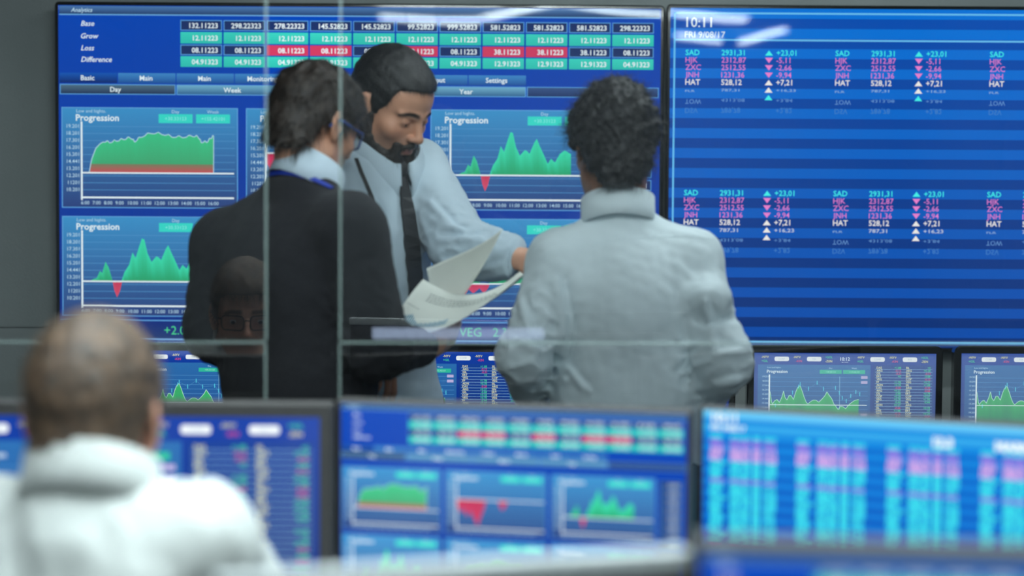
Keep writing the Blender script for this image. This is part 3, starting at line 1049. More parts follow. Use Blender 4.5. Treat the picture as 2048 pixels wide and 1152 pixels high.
# ------------------------------------------------------------------ heads and hands
def head_prims(F, o, R, lid=0.3, ears=True, chin=1.0, jaw=1.0):
    """skull, face, ears and neck root in the frame o, R (x right, y forward, z up, origin between the eyes' level and the ears)"""
    o = np.array(o, float)
    P = lambda c: o + R @ np.array(c, float)
    E = lambda c, r, Q=None: ell(P(c), r, R if Q is None else R @ Q)
    C = lambda a, b, r1, r2=None: cap(P(a), P(b), r1, r2)
    F.add(E((0, -0.014, 0.030), (0.075, 0.099, 0.087)), 0.02)
    F.add(E((0, 0.030, -0.035), (0.060 * jaw, 0.060, 0.076)), 0.03)
    F.add(E((0, 0.045, 0.045), (0.056, 0.044, 0.045)), 0.03)               # forehead
    for s in (-1, 1):
        F.add(C((s * 0.052 * jaw, 0.002, -0.066), (s * 0.022, 0.068, -0.104), 0.018, 0.015), 0.03)
        F.add(E((s * 0.044, 0.058, -0.028), (0.021, 0.02, 0.018)), 0.025)    # cheekbones
    F.add(E((0, 0.074, -0.104), (0.022, 0.019, 0.017 * chin)), 0.02)
    F.add(E((0, 0.074, -0.066), (0.032, 0.022, 0.026)), 0.02)               # muzzle
    for s in (-1, 1):
        F.sub(E((s * 0.033, 0.099, -0.003), (0.019, 0.018, 0.013)), 0.014)    # sockets
        F.add(C((s * 0.012, 0.089, 0.017), (s * 0.048, 0.073, 0.017), 0.0085, 0.006), 0.012)
        q = np.array(Matrix.Rotation(math.radians(-6), 3, 'X'))
        F.add(E((s * 0.033, 0.0755, -0.002), (0.0148, 0.0135, 0.0125)), 0.004)   # lids over the eyeball
        if lid < 0.9:
            F.sub(E((s * 0.033, 0.090, -0.002 - 0.004 * lid), (0.0125, 0.010, 0.0052 * (1 - lid))), 0.002)
    F.add(C((0, 0.088, 0.010), (0, 0.108, -0.030), 0.0075, 0.0105), 0.010)  # nose
    F.add(E((0, 0.108, -0.034), (0.0115, 0.0125, 0.0100)), 0.006)
    for s in (-1, 1):
        F.add(E((s * 0.0125, 0.097, -0.037), (0.0075, 0.011, 0.0075)), 0.006)
        F.sub(E((s * 0.006, 0.103, -0.0455), (0.0035, 0.0055, 0.004)), 0.003)
    F.sub(C((0, 0.098, -0.047), (0, 0.096, -0.056), 0.0025), 0.004)
    F.add(E((0, 0.0915, -0.0635), (0.021, 0.0075, 0.0050)), 0.005)           # lips
    F.add(E((0, 0.0900, -0.0755), (0.018, 0.0080, 0.0060)), 0.005)
    F.sub(C((-0.022, 0.092, -0.0695), (0.022, 0.092, -0.0695), 0.0012), 0.004)
    F.sub(E((0, 0.094, -0.0865), (0.016, 0.007, 0.005)), 0.008)
    if ears:
        for s in (-1, 1):
            Q = np.array(Matrix.Rotation(math.radians(s * 22), 3, 'Z') @ Matrix.Rotation(math.radians(12), 3, 'X'))
            F.add(E((s * 0.079, -0.012, -0.004), (0.0075, 0.0185, 0.031), Q), 0.006)
            F.add(E((s * 0.076, -0.004, -0.029), (0.0065, 0.009, 0.011), Q), 0.006)
            F.sub(E((s * 0.087, -0.008, -0.002), (0.006, 0.0105, 0.018), Q), 0.004)
            F.add(E((s * 0.078, 0.004, -0.010), (0.005, 0.004, 0.007), Q), 0.004)


def finger(F, P, R, base, ang0, lens, rads, curl, side=0.0):
    """a finger of three bones curling towards the palm (-z of the hand)"""
    a = ang0
    p = np.array(base, float)
    for l, r, c in zip(lens, rads, curl):
        a += c
        d = np.array((math.sin(side), math.cos(side) * math.cos(math.radians(a)), -math.sin(math.radians(a))))
        q = p + d * l
        F.add(cap(P(p), P(q), r, r * 0.92), 0.003)
        p = q


def hand_prims(F, o, R, thumb, curl=(20, 30, 20), scale=1.0, thumb_in=0.5, sink=0.03):
    """hand: o wrist, R columns x = across, y = towards the fingers, z = back of the hand; thumb = +1 / -1 side of x"""
    o = np.array(o, float)
    P = lambda c: o + R @ (np.array(c, float) * scale)
    F.add(cap(P((0, -sink, 0)), P((0, 0.02, 0)), 0.024 * scale, 0.026 * scale), 0.015)
    F.add(ell(P((0, 0.045, 0)), (0.040 * scale, 0.050 * scale, 0.0155 * scale), R), 0.015)
    F.add(ell(P((thumb * 0.026, 0.032, -0.008)), (0.018 * scale, 0.030 * scale, 0.014 * scale), R), 0.012)
    for i, (x, y, ln) in enumerate(((0.030, 0.080, 0.92), (0.0105, 0.088, 1.0), (-0.0095, 0.084, 0.94), (-0.028, 0.074, 0.76))):
        x = thumb * x
        finger(F, P, R, (x, y, 0), 4 + 3 * i, [0.042 * ln, 0.027 * ln, 0.022 * ln], [0.0090 * scale, 0.0084 * scale, 0.0078 * scale], curl, thumb * (0.10 - 0.075 * i))
    p = np.array((thumb * 0.036, 0.018, -0.010))
    for l, r, d in ((0.040, 0.0115, (thumb * (0.75 - 0.5 * thumb_in), 0.70, -0.35 * thumb_in - 0.1)), (0.030, 0.0100, (thumb * (0.45 - 0.7 * thumb_in), 0.85, -0.25 * thumb_in)), (0.022, 0.0088, (thumb * (0.25 - 0.8 * thumb_in), 0.95, -0.15))):
        d = np.array(d); d = d / np.linalg.norm(d)
        q = p + d * l
        F.add(cap(P(p), P(q), r * scale, r * scale * 0.93), 0.006)
        p = q


# ------------------------------------------------------------------ materials for people
def attr_mat(name, rough, sss=0.0, bump=None, sheen=0.0):
    m = mat(name, (0.5, 0.5, 0.5, 1), rough, sss=sss, bump=bump, sheen=sheen)
    nt = m.node_tree
    a = nt.nodes.new('ShaderNodeAttribute'); a.attribute_name = 'Col'
    nt.links.new(a.outputs['Color'], nt.nodes['Principled BSDF'].inputs['Base Color'])
    return m


M['skin'] = attr_mat('skin', 0.48, 0.08, (220, 0.12))
M['shirt_blue'] = mat('pale_blue_cotton', lin(186, 204, 216), 0.8, noise=(14, 0.03), bump=(900, 0.12), sheen=0.15)
M['shirt_right'] = mat('pale_grey_blue_cotton', lin(226, 240, 245), 0.8, noise=(10, 0.03), bump=(700, 0.14), sheen=0.15)
M['shirt_white'] = mat('off_white_cotton', lin(192, 199, 196), 0.8, noise=(10, 0.02), bump=(700, 0.12), sheen=0.15)
M['sweater'] = mat('charcoal_wool', lin(34, 36, 41), 0.95, noise=(300, 0.25), bump=(700, 0.4), sheen=0.05)
M['trouser'] = mat('dark_trouser_cloth', lin(38, 42, 52), 0.9, noise=(120, 0.1), bump=(500, 0.2))
M['shoe'] = mat('black_leather', lin(22, 20, 20), 0.35, noise=(60, 0.1))
M['tie'] = mat('black_tie_silk', lin(40, 40, 43), 0.55, noise=(300, 0.15), bump=(900, 0.15))
M['lanyard_blue'] = mat('blue_lanyard_ribbon', lin(24, 52, 150), 0.6, noise=(200, 0.1))
M['strap_black'] = mat('black_lanyard_cord', lin(28, 28, 30), 0.6, noise=(200, 0.1))
M['eye'] = mat('eyeball_white', lin(214, 208, 202), 0.15, noise=(90, 0.03))
M['iris'] = mat('dark_iris', lin(38, 26, 20), 0.1, noise=(300, 0.2))
M['specs_blue'] = mat('blue_spectacle_frame', lin(60, 84, 150), 0.3, noise=(60, 0.08))
M['specs_black'] = mat('black_spectacle_frame', lin(20, 20, 22), 0.3, noise=(60, 0.08))
M['button'] = mat('pearl_button', lin(225, 228, 226), 0.3, noise=(80, 0.03))


def hair_mat(name, dark, light, scale=60):
    m = mat(name, dark, 0.42, noise=(scale, 0.3), bump=(260, 0.35))
    nt = m.node_tree
    for n in nt.nodes:
        if n.type == 'VALTORGB':
            n.color_ramp.elements[0].color = dark
            n.color_ramp.elements[1].color = light
    return m


M['hair_dark'] = hair_mat('very_dark_brown_hair', lin(27, 24, 23), lin(58, 50, 44))
M['hair_black'] = hair_mat('black_curly_hair', lin(26, 26, 28), lin(44, 44, 47))
M['hair_crop'] = hair_mat('black_cropped_hair', lin(24, 24, 26), lin(38, 37, 38))
M['hair_brown'] = hair_mat('light_brown_hair', lin(40, 35, 30), lin(108, 86, 66), 45)
M['beard'] = hair_mat('dark_beard', lin(30, 26, 25), lin(52, 44, 40), 120)
M['stubble'] = M['beard']


# ------------------------------------------------------------------ hair
def ribbons(V, N, o, R, count, seed, length, width, lift, curl=0.0, segs=5, jit=0.35, root=0.004, sel=None):
    """tapered strands leaving the surface V with normals N, combed away from the crown"""
    rg = np.random.RandomState(seed)
    ids = np.arange(len(V)) if sel is None else np.nonzero(sel)[0]
    if len(ids) == 0:
        return np.zeros((0, 3)), np.zeros((0, 4), int)
    pick = ids[rg.randint(0, len(ids), count)]
    P = V[pick] + rg.normal(size=(count, 3)) * 0.0015
    n = N[pick]
    crown = o + R @ np.array((0.01, -0.055, 0.125))
    fl = P - crown
    fl -= (fl * n).sum(1)[:, None] * n
    fl /= np.linalg.norm(fl, axis=1)[:, None] + 1e-9
    d = fl + rg.normal(size=(count, 3)) * jit + n * lift * rg.uniform(0.2, 1.6, (count, 1))
    d /= np.linalg.norm(d, axis=1)[:, None]
    P = P - n * root
    L = length * rg.uniform(0.5, 1.3, count)
    side = np.cross(d, n); side /= np.linalg.norm(side, axis=1)[:, None] + 1e-9
    ph = rg.uniform(0, 6.28, count)
    up = np.cross(side, d)
    verts = []
    g = np.array((0, 0, -1.0))
    for k in range(segs + 1):
        t = k / segs
        c = P + d * (L * t)[:, None] + g * (0.25 * L * t * t)[:, None]
        if curl:
            a = ph + t * 6.0
            c = c + (side * np.cos(a)[:, None] + up * np.sin(a)[:, None]) * (curl * min(1, 2 * t))
        w = (width * (1 - 0.85 * t)) / 2
        verts.append(c - side * w); verts.append(c + side * w)
    VV = np.stack(verts, axis=1).reshape(-1, 3)
    b = np.arange(count)[:, None] * (2 * (segs + 1))
    Q = []
    for k in range(segs):
        Q.append(np.concatenate([b + 2 * k, b + 2 * k + 1, b + 2 * k + 3, b + 2 * k + 2], axis=1))
    return VV, np.concatenate(Q)


def hair_mesh(o, R, thick, line, seed, clump, clump_scale, strands, step=0.0032, top=0.0, width=1.0, lower=0.0, shape=None, back=0.0):
    """a solid hair cap following the skull, cut along the hair line (y -> lowest z), with loose strands on top"""
    o = np.array(o, float)
    m = 0.19
    F = Field(axis(o[0] - m, o[0] + m, step), axis(o[1] - m, o[1] + m, step), axis(o[2] - m, o[2] + m, step))
    P = lambda c: o + R @ np.array(c, float)
    F.add(ell(P((0, -0.014 - back / 2, 0.030 + top / 2)), (0.075 * width + thick, 0.099 + thick + back / 2, 0.087 + thick + top / 2), R), 0.02)
    F.add(ell(P((0, 0.045, 0.047)), (0.056 + thick * 0.7, 0.044 + thick * 0.6, 0.045 + thick + top / 2), R), 0.03)
    if lower:
        F.add(ell(P((0, -0.055, -0.045)), (0.062 + thick * 0.5, 0.052 + thick * 0.8, lower), R), 0.03)
    if shape:
        shape(F, P, R)
    ly, lz = zip(*line)
    def keep(X, Y, Z):
        dx, dy, dz = X - o[0], Y - o[1], Z - o[2]
        qy = R[0, 1] * dx + R[1, 1] * dy + R[2, 1] * dz
        qz = R[0, 2] * dx + R[1, 2] * dy + R[2, 2] * dz
        return (np.interp(qy, ly, lz) - qz) * 0.75
    w1, w2 = wobble(seed, clump_scale), wobble(seed + 1, clump_scale * 0.45)
    F.disp(lambda X, Y, Z: clump * (w1(X, Y, Z) + 0.5 * w2(X, Y, Z)), 0.05)
    F.keep(lambda X, Y, Z: keep(X, Y, Z) + 0.35 * clump * w2(X, Y, Z), 0.006)
    V, Q = F.mesh()
    N = normals(V, Q)
    allV, allQ = [V], [Q]
    n = len(V)
    upw = N @ R[:, 2] > -0.3
    for st in strands:
        st = dict(st); st.setdefault('sel', upw)
        VV, QQ = ribbons(V, N, o, R, **st)
        allV.append(VV); allQ.append(QQ + n); n += len(VV)
    return np.concatenate(allV), np.concatenate(allQ)


# ------------------------------------------------------------------ a person
def torso_axes(J):
    sh = (J['shL'] + J['shR']) / 2
    up = sh - J['pelvis']; Lt = np.linalg.norm(up); up = up / Lt
    rt = J['shR'] - J['shL']; rt -= rt.dot(up) * up; rt /= np.linalg.norm(rt)
    fw = np.cross(up, rt)
    return sh, np.stack([rt, fw, up], axis=1), Lt


def torso_prims(F, J, g, waist=0.0, arm=0.0, traps=True, hipz=True, sleeves=True, k=0.05, belly=0.0, wr=None):
    """chest, back, waist and arms, grown by g metres"""
    sh, T, Lt = torso_axes(J)
    s = Lt / 0.50
    P = lambda c: sh + T @ (np.array(c, float) * np.array((1, 1, s)))
    hw = np.linalg.norm(J['shR'] - J['shL']) / 2
    w = hw / 0.175
    F.add(ell(P((0, 0.005, -0.105)), (0.150 * w + g, 0.100 + g, 0.150 * s + g), T), k)
    F.add(ell(P((0, 0.012, -0.215)), (0.145 * w + g + waist * 0.6, 0.103 + g, 0.160 * s + g), T), k)
    F.add(ell(P((0, 0.010 + belly * 0.5, -0.350)), (0.132 + g + waist, 0.095 + g + waist * 0.6 + belly, 0.150 * s + g), T), k)
    if hipz:
        F.add(ell(P((0, 0.0, -0.485)), (0.158 + g + waist * 0.6, 0.112 + g + waist * 0.4, 0.110 * s + g), T), k)
    F.add(cap(J['shL'], J['shR'], 0.052 + g), k)
    F.add(cap(J['neck'] + T @ np.array((0, 0, -0.085)), J['neck'] + T @ np.array((0, 0, -0.030)), 0.070 + g, 0.055 + g), 0.03)
    for s_ in ('L', 'R'):
        if traps:
            F.add(cap(J['neck'] + T @ np.array((0, -0.006, -0.038)), J['sh' + s_] + T @ np.array((0, -0.004, 0.002)), 0.040 + g, 0.046 + g), 0.035)
        if sleeves:
            F.add(cap(J['sh' + s_], J['el' + s_], 0.053 + g + arm * 0.6, 0.043 + g + arm), 0.03)
            F.add(cap(J['el' + s_], J['wr' + s_], 0.042 + g + arm, wr or (0.030 + g + arm * 0.6)), 0.02)


def legs_prims(F, J, g, k=0.04):
    sh, T, Lt = torso_axes(J)
    F.add(ell(J['pelvis'], (0.155 + g, 0.115 + g, 0.115 + g), T), k)
    for s in ('L', 'R'):
        F.add(cap(J['hip' + s], J['kn' + s], 0.078 + g, 0.055 + g), k)
        F.add(cap(J['kn' + s], J['an' + s], 0.052 + g, 0.038 + g), 0.03)


def pose(J):
    return {k: np.array(v, float) for k, v in J.items()}


def grid_for(J, keys, m, h, fine=()):
    P = np.array([J[k] for k in keys])
    lo, hi = P.min(0) - m, P.max(0) + m
    fx = [(f[0][0] - f[1], f[0][0] + f[1], f[2]) for f in fine]
    fy = [(f[0][1] - f[1], f[0][1] + f[1], f[2]) for f in fine]
    fz = [(f[0][2] - f[1], f[0][2] + f[1], f[2]) for f in fine]
    return axis(lo[0], hi[0], h, fx), axis(lo[1], hi[1], h, fy), axis(lo[2], hi[2], h, fz)


def skin_colors(V, o, R, tone, brow, lips, stub=0.0, brow_drop=0.0, nvar=3):
    q = (V - o) @ R
    x, y, z = np.abs(q[:, 0]), q[:, 1], q[:, 2]
    c = np.tile(np.array(tone[:3]), (len(V), 1))
    def blend(mask, col):
        c[:] = c * (1 - mask[:, None]) + np.array(col[:3])[None] * mask[:, None]
    inh = (np.abs(z) < 0.16) & (np.linalg.norm(q, axis=1) < 0.17)
    blend(inh * np.exp(-(((x - 0.045) / 0.022) ** 2 + ((z + 0.032) / 0.02) ** 2)) * (y > 0.03) * 0.35, (tone[0] * 1.08, tone[1] * 0.8, tone[2] * 0.72))
    blend(inh * np.exp(-((x / 0.016) ** 2 + ((z + 0.034) / 0.014) ** 2)) * (y > 0.095) * 0.4, (tone[0] * 1.08, tone[1] * 0.78, tone[2] * 0.7))
    if stub:
        s = 1 / (1 + np.exp((z + 0.040 + 0.35 * np.clip(x - 0.02, 0, 1)) / 0.006)) * (y > -0.02) * (z > -0.135)
        blend(inh * s * stub, (0.10, 0.085, 0.08))
    lm = np.exp(-((x / 0.020) ** 4 + ((z + 0.0690) / 0.0095) ** 4)) * (y > 0.078)
    blend(inh * lm * 0.85, lips)
    bz = 0.0215 - 0.9 * np.clip(x - 0.036, 0, 1) ** 1.2 - brow_drop * np.clip(0.03 - x, 0, 1)
    bm = np.exp(-(((z - bz) / 0.0052) ** 4)) * (1 / (1 + np.exp((0.011 - x) / 0.0015))) * (1 / (1 + np.exp((x - 0.054) / 0.002))) * (y > 0.04)
    blend(inh * bm * 0.95, brow)
    em = np.exp(-(((x - 0.033) / 0.017) ** 4 + ((z + 0.004) / 0.011) ** 4)) * (y > 0.05)
    blend(inh * em * 0.35, (tone[0] * 0.6, tone[1] * 0.5, tone[2] * 0.48))
    return np.concatenate([c, np.ones((len(V), 1))], axis=1)


def tube(pts, r, n=8, closed=False, sq=None):
    """a swept tube (or flat band when sq = (half width, half thickness)) through pts with optional per-point normals"""
    pts = [Vector(p) for p in pts]
    v, f = [], []
    m = len(pts)
    prev = None
    for i, p in enumerate(pts):
        a = pts[(i - 1) % m] if closed or i > 0 else p
        b = pts[(i + 1) % m] if closed or i < m - 1 else p
        t = (b - a).normalized()
        if prev is None:
            prev = t.orthogonal().normalized()
        u = (prev - t * prev.dot(t)).normalized(); prev = u
        w = t.cross(u)
        for k in range(n):
            an = 2 * PI * k / n
            v.append(p + u * (r * math.cos(an)) + w * (r * math.sin(an)))
    e = m if closed else m - 1
    for i in range(e):
        j = (i + 1) % m
        for k in range(n):
            l = (k + 1) % n
            f.append((i * n + k, i * n + l, j * n + l, j * n + k))
    if not closed:
        f.append(tuple(range(n - 1, -1, -1))); f.append(tuple((m - 1) * n + k for k in range(n)))
    return v, f


def band(pts, nrm, wid, th):
    """a flat strip through pts lying on a surface with normals nrm"""
    v, f = [], []
    for i, (p, n) in enumerate(zip(pts, nrm)):
        p, n = Vector(p), Vector(n).normalized()
        a = Vector(pts[max(i - 1, 0)]); b = Vector(pts[min(i + 1, len(pts) - 1)])
        s = (b - a).cross(n).normalized()
        w = wid[i] if hasattr(wid, '__len__') else wid
        v += [p - s * w / 2, p + s * w / 2, p + s * w / 2 + n * th, p - s * w / 2 + n * th]
    for i in range(len(pts) - 1):
        a, b = 4 * i, 4 * i + 4
        for k in range(4):
            l = (k + 1) % 4
            f.append((a + k, a + l, b + l, b + k))
    f.append((3, 2, 1, 0)); e = 4 * (len(pts) - 1); f.append((e, e + 1, e + 2, e + 3))
    return v, f


def wrap(V, base):
    return np.asarray(V, float) - np.array(base, float)[None]
# ------------------------------------------------------------------ the people
A = lambda px, py, Y: np.array(at(px, py, Y))
from mathutils.bvhtree import BVHTree


def person_root(J, label, group=None):
    base = np.array((J['pelvis'][0], J['pelvis'][1], 0.0))
    r = empty('person', base)
    tag(r, label, 'person', group)
    return r, base


def part(name, V, Q, m, root, base, col=None, sm=True, label=None):
    o = obj(name, np_mesh(name, wrap(V, base), np.asarray(Q), sm, col), m, root)
    if label: o['label'] = label
    return o


def part_py(name, v, f, m, root, base, sm=False, label=None):
    o = obj(name, pyd(name, [Vector(p) - Vector(base) for p in v], f), m, root, smooth=sm)
    if label: o['label'] = label
    return o


def make_body(J, head_o, head_R, hands, lid, tone, brow, lips, root, base, stub=0.0, chin=1.0, jaw=1.0, brow_drop=0.0):
    fine = [(head_o + head_R @ np.array((0, 0.01, -0.005)), 0.145, 0.0031)]
    for s, (HR, kw) in hands.items():
        fine.append((J['wr' + s] + HR @ np.array((0, 0.08, 0)), 0.10, 0.0045))
    JJ = dict(J); JJ['head'] = head_o
    keys = [k for k in JJ]
    F = Field(*grid_for(JJ, keys, 0.20, 0.013, fine))
    torso_prims(F, J, -0.010)
    legs_prims(F, J, -0.012)
    for s in ('L', 'R'):
        a = J['an' + s]; T = torso_axes(J)[1]
        fw = np.array((T[0, 1], T[1, 1], 0)); fw /= np.linalg.norm(fw)
        F.add(cap(a + np.array((0, 0, -0.035)), a + fw * 0.15 + np.array((0, 0, -0.052)), 0.03, 0.02), 0.03)
    hd = head_o + head_R @ np.array((0, -0.022, -0.055))
    F.add(cap(hd, J['neck'], 0.052, 0.056), 0.03)
    F.add(cap(head_o + head_R @ np.array((0, -0.045, 0.0)), J['neck'] + (J['neck'] - hd) * 0.1, 0.045, 0.055), 0.03)
    head_prims(F, head_o, head_R, lid, True, chin, jaw)
    for s, (HR, kw) in hands.items():
        hand_prims(F, J['wr' + s], HR, **kw)
    V, Q = F.mesh()
    col = skin_colors(V, head_o, head_R, tone, brow, lips, stub, brow_drop)
    b = part('body', V, Q, M['skin'], root, base, col)
    # eyeballs sit inside the lids
    for s in (-1, 1):
        c = head_o + head_R @ np.array((s * 0.033, 0.0748, -0.002))
        mb = MB(); bmesh.ops.create_uvsphere(mb.bm, u_segments=16, v_segments=10, radius=0.0122)
        e = mb.build('eyeball', M['eye'], root, c - base, smooth=True)
        g = Matrix(head_R.tolist()) @ Vector((0, 1, -0.25 - 0.5 * lid)).normalized()
        mb = MB(); bmesh.ops.create_uvsphere(mb.bm, u_segments=14, v_segments=8, radius=0.0062)
        mb.build('iris', M['iris'], e, g * 0.0076, smooth=True)
    return b


def stand_legs(J, T, dz=0.0, spread=0.10):
    rt = T[:, 0].copy(); rt[2] = 0; rt /= np.linalg.norm(rt)
    fw = np.array((T[0, 1], T[1, 1], 0)); fw /= np.linalg.norm(fw)
    p = J['pelvis']
    for s, k in (('L', -1), ('R', 1)):
        J['hip' + s] = p + rt * k * 0.088 + np.array((0, 0, -0.06))
        q = np.array((p[0], p[1], 0)) + rt * k * spread
        J['kn' + s] = q + np.array((0, 0, 0.49)) + fw * 0.03
        J['an' + s] = q + np.array((0, 0, 0.088)) + rt * k * 0.01


def lower_clothes(J, root, base):
    keys = ['pelvis', 'hipL', 'hipR', 'knL', 'knR', 'anL', 'anR']
    F = Field(*grid_for(J, keys, 0.19, 0.012))
    legs_prims(F, J, 0.016)
    w = wobble(5, 0.09, aniso=(1, 1, 0.5))
    F.disp(lambda X, Y, Z: 0.004 * w(X, Y, Z))
    for s in ('L', 'R'):
        F.cut(J['an' + s] + np.array((0, 0, -0.02)), (0, 0, -1), 0.12)
    V, Q = F.mesh()
    part('trousers', V, Q, M['trouser'], root, base)
    T = torso_axes(J)[1]
    fw = np.array((T[0, 1], T[1, 1], 0)); fw /= np.linalg.norm(fw)
    for s in ('L', 'R'):
        a = J['an' + s].copy()
        F = Field(axis(a[0] - 0.3, a[0] + 0.3, 0.008), axis(a[1] - 0.3, a[1] + 0.3, 0.008), axis(-0.02, 0.2, 0.008))
        g = np.array((a[0], a[1], 0))
        F.add(ell(g - fw * 0.02 + np.array((0, 0, 0.045)), (0.042, 0.055, 0.05)), 0.03)
        F.add(cap(g - fw * 0.03 + np.array((0, 0, 0.04)), g + fw * 0.17 + np.array((0, 0, 0.03)), 0.042, 0.036), 0.03)
        F.add(cap(g, g + np.array((0, 0, 0.10)), 0.045, 0.045), 0.02)
        F.keep(lambda X, Y, Z: 0.004 - Z + 0 * X + 0 * Y)
        V, Q = F.mesh()
        part('shoe', V, Q, M['shoe'], root, base)


def collar(o, R, rx, ry, h, gap, drop, point, back_up=0.015, flare=0.016, n=48, front_dip=0.03):
    """turned-down shirt collar: o neck base, R columns right, forward, up; gap = half opening at the front (radians)"""
    v, f = [], []
    m = 10
    for i in range(n + 1):
        t = -PI / 2 + gap + (2 * PI - 2 * gap) * i / n          # start right of the front... front is +y (angle pi/2)
        a = PI / 2 + gap + (2 * PI - 2 * gap) * i / n
        ca, sa = math.cos(a), math.sin(a)
        fr = max(0.0, sa) ** 2                                  # 1 at the front, 0 behind
        z0 = -sa * back_up - fr * front_dip
        edge = 1 - min(i, n - i) / n * 2                        # 1 at the two ends
        pt = max(0.0, edge - 0.62) / 0.38
        dl = drop + point * pt ** 1.3
        prof = [(0, 0), (0.0005, h * 0.6), (0.001, h), (0.004, h + 0.004), (0.008, h + 0.002), (flare * 0.75, h * 0.4 - dl * 0.2), (flare, -dl), (flare - 0.0025, -dl - 0.0005), (flare * 0.65, h * 0.35 - dl * 0.2), (0.003, 0.0)]
        for (dr, z) in prof:
            q = np.array(((rx + dr) * ca, (ry + dr) * sa, z0 + z))
            v.append(o + R @ q)
    for i in range(n):
        for k in range(m):
            l = (k + 1) % m
            f.append((i * m + k, (i + 1) * m + k, (i + 1) * m + l, i * m + l))
    f.append(tuple(range(m))); f.append(tuple(n * m + k for k in range(m - 1, -1, -1)))
    return v, f


def spectacles(o, R, m, root, base, w=0.026, h=0.0175, rad=0.0016, y=0.107, z=-0.004, label=None):
    P = lambda c: Vector(o + R @ np.array(c, float))
    r = None
    cx = 0.034
    v, f = [], []
    def put(vv, ff):
        n = len(v); v.extend(vv); f.extend([tuple(n + i for i in q) for q in ff])
    rims = []
    for s in (-1, 1):
        pts = []
        for (px, pz) in rrect(2 * w, 2 * h, 0.010, 4):
            pts.append(P((s * cx + px, y - 6.0 * (abs(s * cx + px)) ** 2, z + pz)))
        rims.append(pts)
        put(*tube(pts, rad, 6, True))
        put(*tube([P((s * (cx + w), y - 6.0 * (cx + w) ** 2, z + 0.008)), P((s * 0.076, 0.068, z + 0.010)), P((s * 0.080, 0.02, z + 0.011)), P((s * 0.0835, -0.012, z + 0.012)), P((s * 0.083, -0.032, z - 0.012))], rad * 1.2, 6))
    put(*tube([P((-cx + w, y - 0.001, z + 0.005)), P((0, y + 0.004, z + 0.008)), P((cx - w, y - 0.001, z + 0.005))], rad, 6))
    fr = part_py('spectacles', v, f, m, root, base, True, label)
    for pts in rims:
        o2 = obj('lens', pyd('lens', [Vector(p) - Vector(base) for p in pts], [tuple(range(len(pts)))]), M['lens'], fr)
    return fr


def bvh_of(V, Q):
    return BVHTree.FromPolygons([tuple(p) for p in V], [tuple(int(i) for i in q) for q in Q])


def hit(b, px, py):
    d = (at(px, py, 1.0) - CAM).normalized()
    return b.ray_cast(CAM, d)[:2]


def stitch(bvh, pxs, wid, th, off=0.0005):
    """a strip lying on a surface, along pixels pxs"""
    pts, nr = [], []
    for (x, y) in pxs:
        p, n = hit(bvh, x, y)
        if p is None: continue
        if n.dot(CAM - p) < 0: n = -n
        pts.append(p + n * off); nr.append(n)
    return pts, nr


def spread(pts, k):
    """resample a pixel polyline"""
    out = []
    for (a, b) in zip(pts, pts[1:]):
        for i in range(k):
            t = i / k
            out.append((a[0] + (b[0] - a[0]) * t, a[1] + (b[1] - a[1]) * t))
    out.append(pts[-1])
    return out


def crease(F, bvh, a, b, r):
    """a soft furrow with a raised lip pressed into the cloth along the pixels a -> b"""
    pts = []
    for (x, y) in spread([a, b], 4):
        p, n = hit(bvh, x, y)
        if p is None:
            continue
        if n.dot(CAM - p) < 0: n = -n
        pts.append((np.array(p), np.array(n)))
    for (p, n), (q, m) in zip(pts, pts[1:]):
        s = np.cross(q - p, n); s /= np.linalg.norm(s) + 1e-9
        F.sub(cap(p + n * r * 0.35, q + m * r * 0.35, r, r), 0.010)
        F.add(cap(p - n * r * 0.55 + s * r * 2.2, q - m * r * 0.55 + s * r * 2.2, r, r), 0.012)


def gauss(c, r):
    c = np.array(c, float)
    return lambda X, Y, Z: np.exp(-((X - c[0]) ** 2 + (Y - c[1]) ** 2 + (Z - c[2]) ** 2) / (r * r))


def fold_noise(J, seed, amp, drape=1.0):
    """cloth folds: soft vertical drape plus sharper creases at elbows and armpits"""
    w1 = wobble(seed, 0.10, 7, (1, 1, 0.35)); w2 = wobble(seed + 3, 0.036, 7); w3 = wobble(seed + 5, 0.055, 6)
    g = [(gauss(J['elL'], 0.10), 1.0), (gauss(J['elR'], 0.10), 1.0)]
    for s in ('L', 'R'):
        g.append((gauss(J['sh' + s] * 0.7 + J['el' + s] * 0.3 + np.array((0, 0, -0.03)), 0.08), 0.6))
        g.append((gauss(J['wr' + s] * 0.6 + J['el' + s] * 0.4, 0.09), 0.7))
    def fn(X, Y, Z):
        s = amp * drape * w1(X, Y, Z)
        e = 0
        for q, k in g:
            e = e + k * q(X, Y, Z)
        ridge = 1 - 2 * np.abs(w3(X, Y, Z))
        return s - amp * 1.5 * e * np.clip(ridge, -0.3, 1) + 0.25 * amp * w2(X, Y, Z)
    return fn


TOP_KEYS = ['neck', 'shL', 'shR', 'elL', 'elR', 'wrL', 'wrR', 'pelvis']

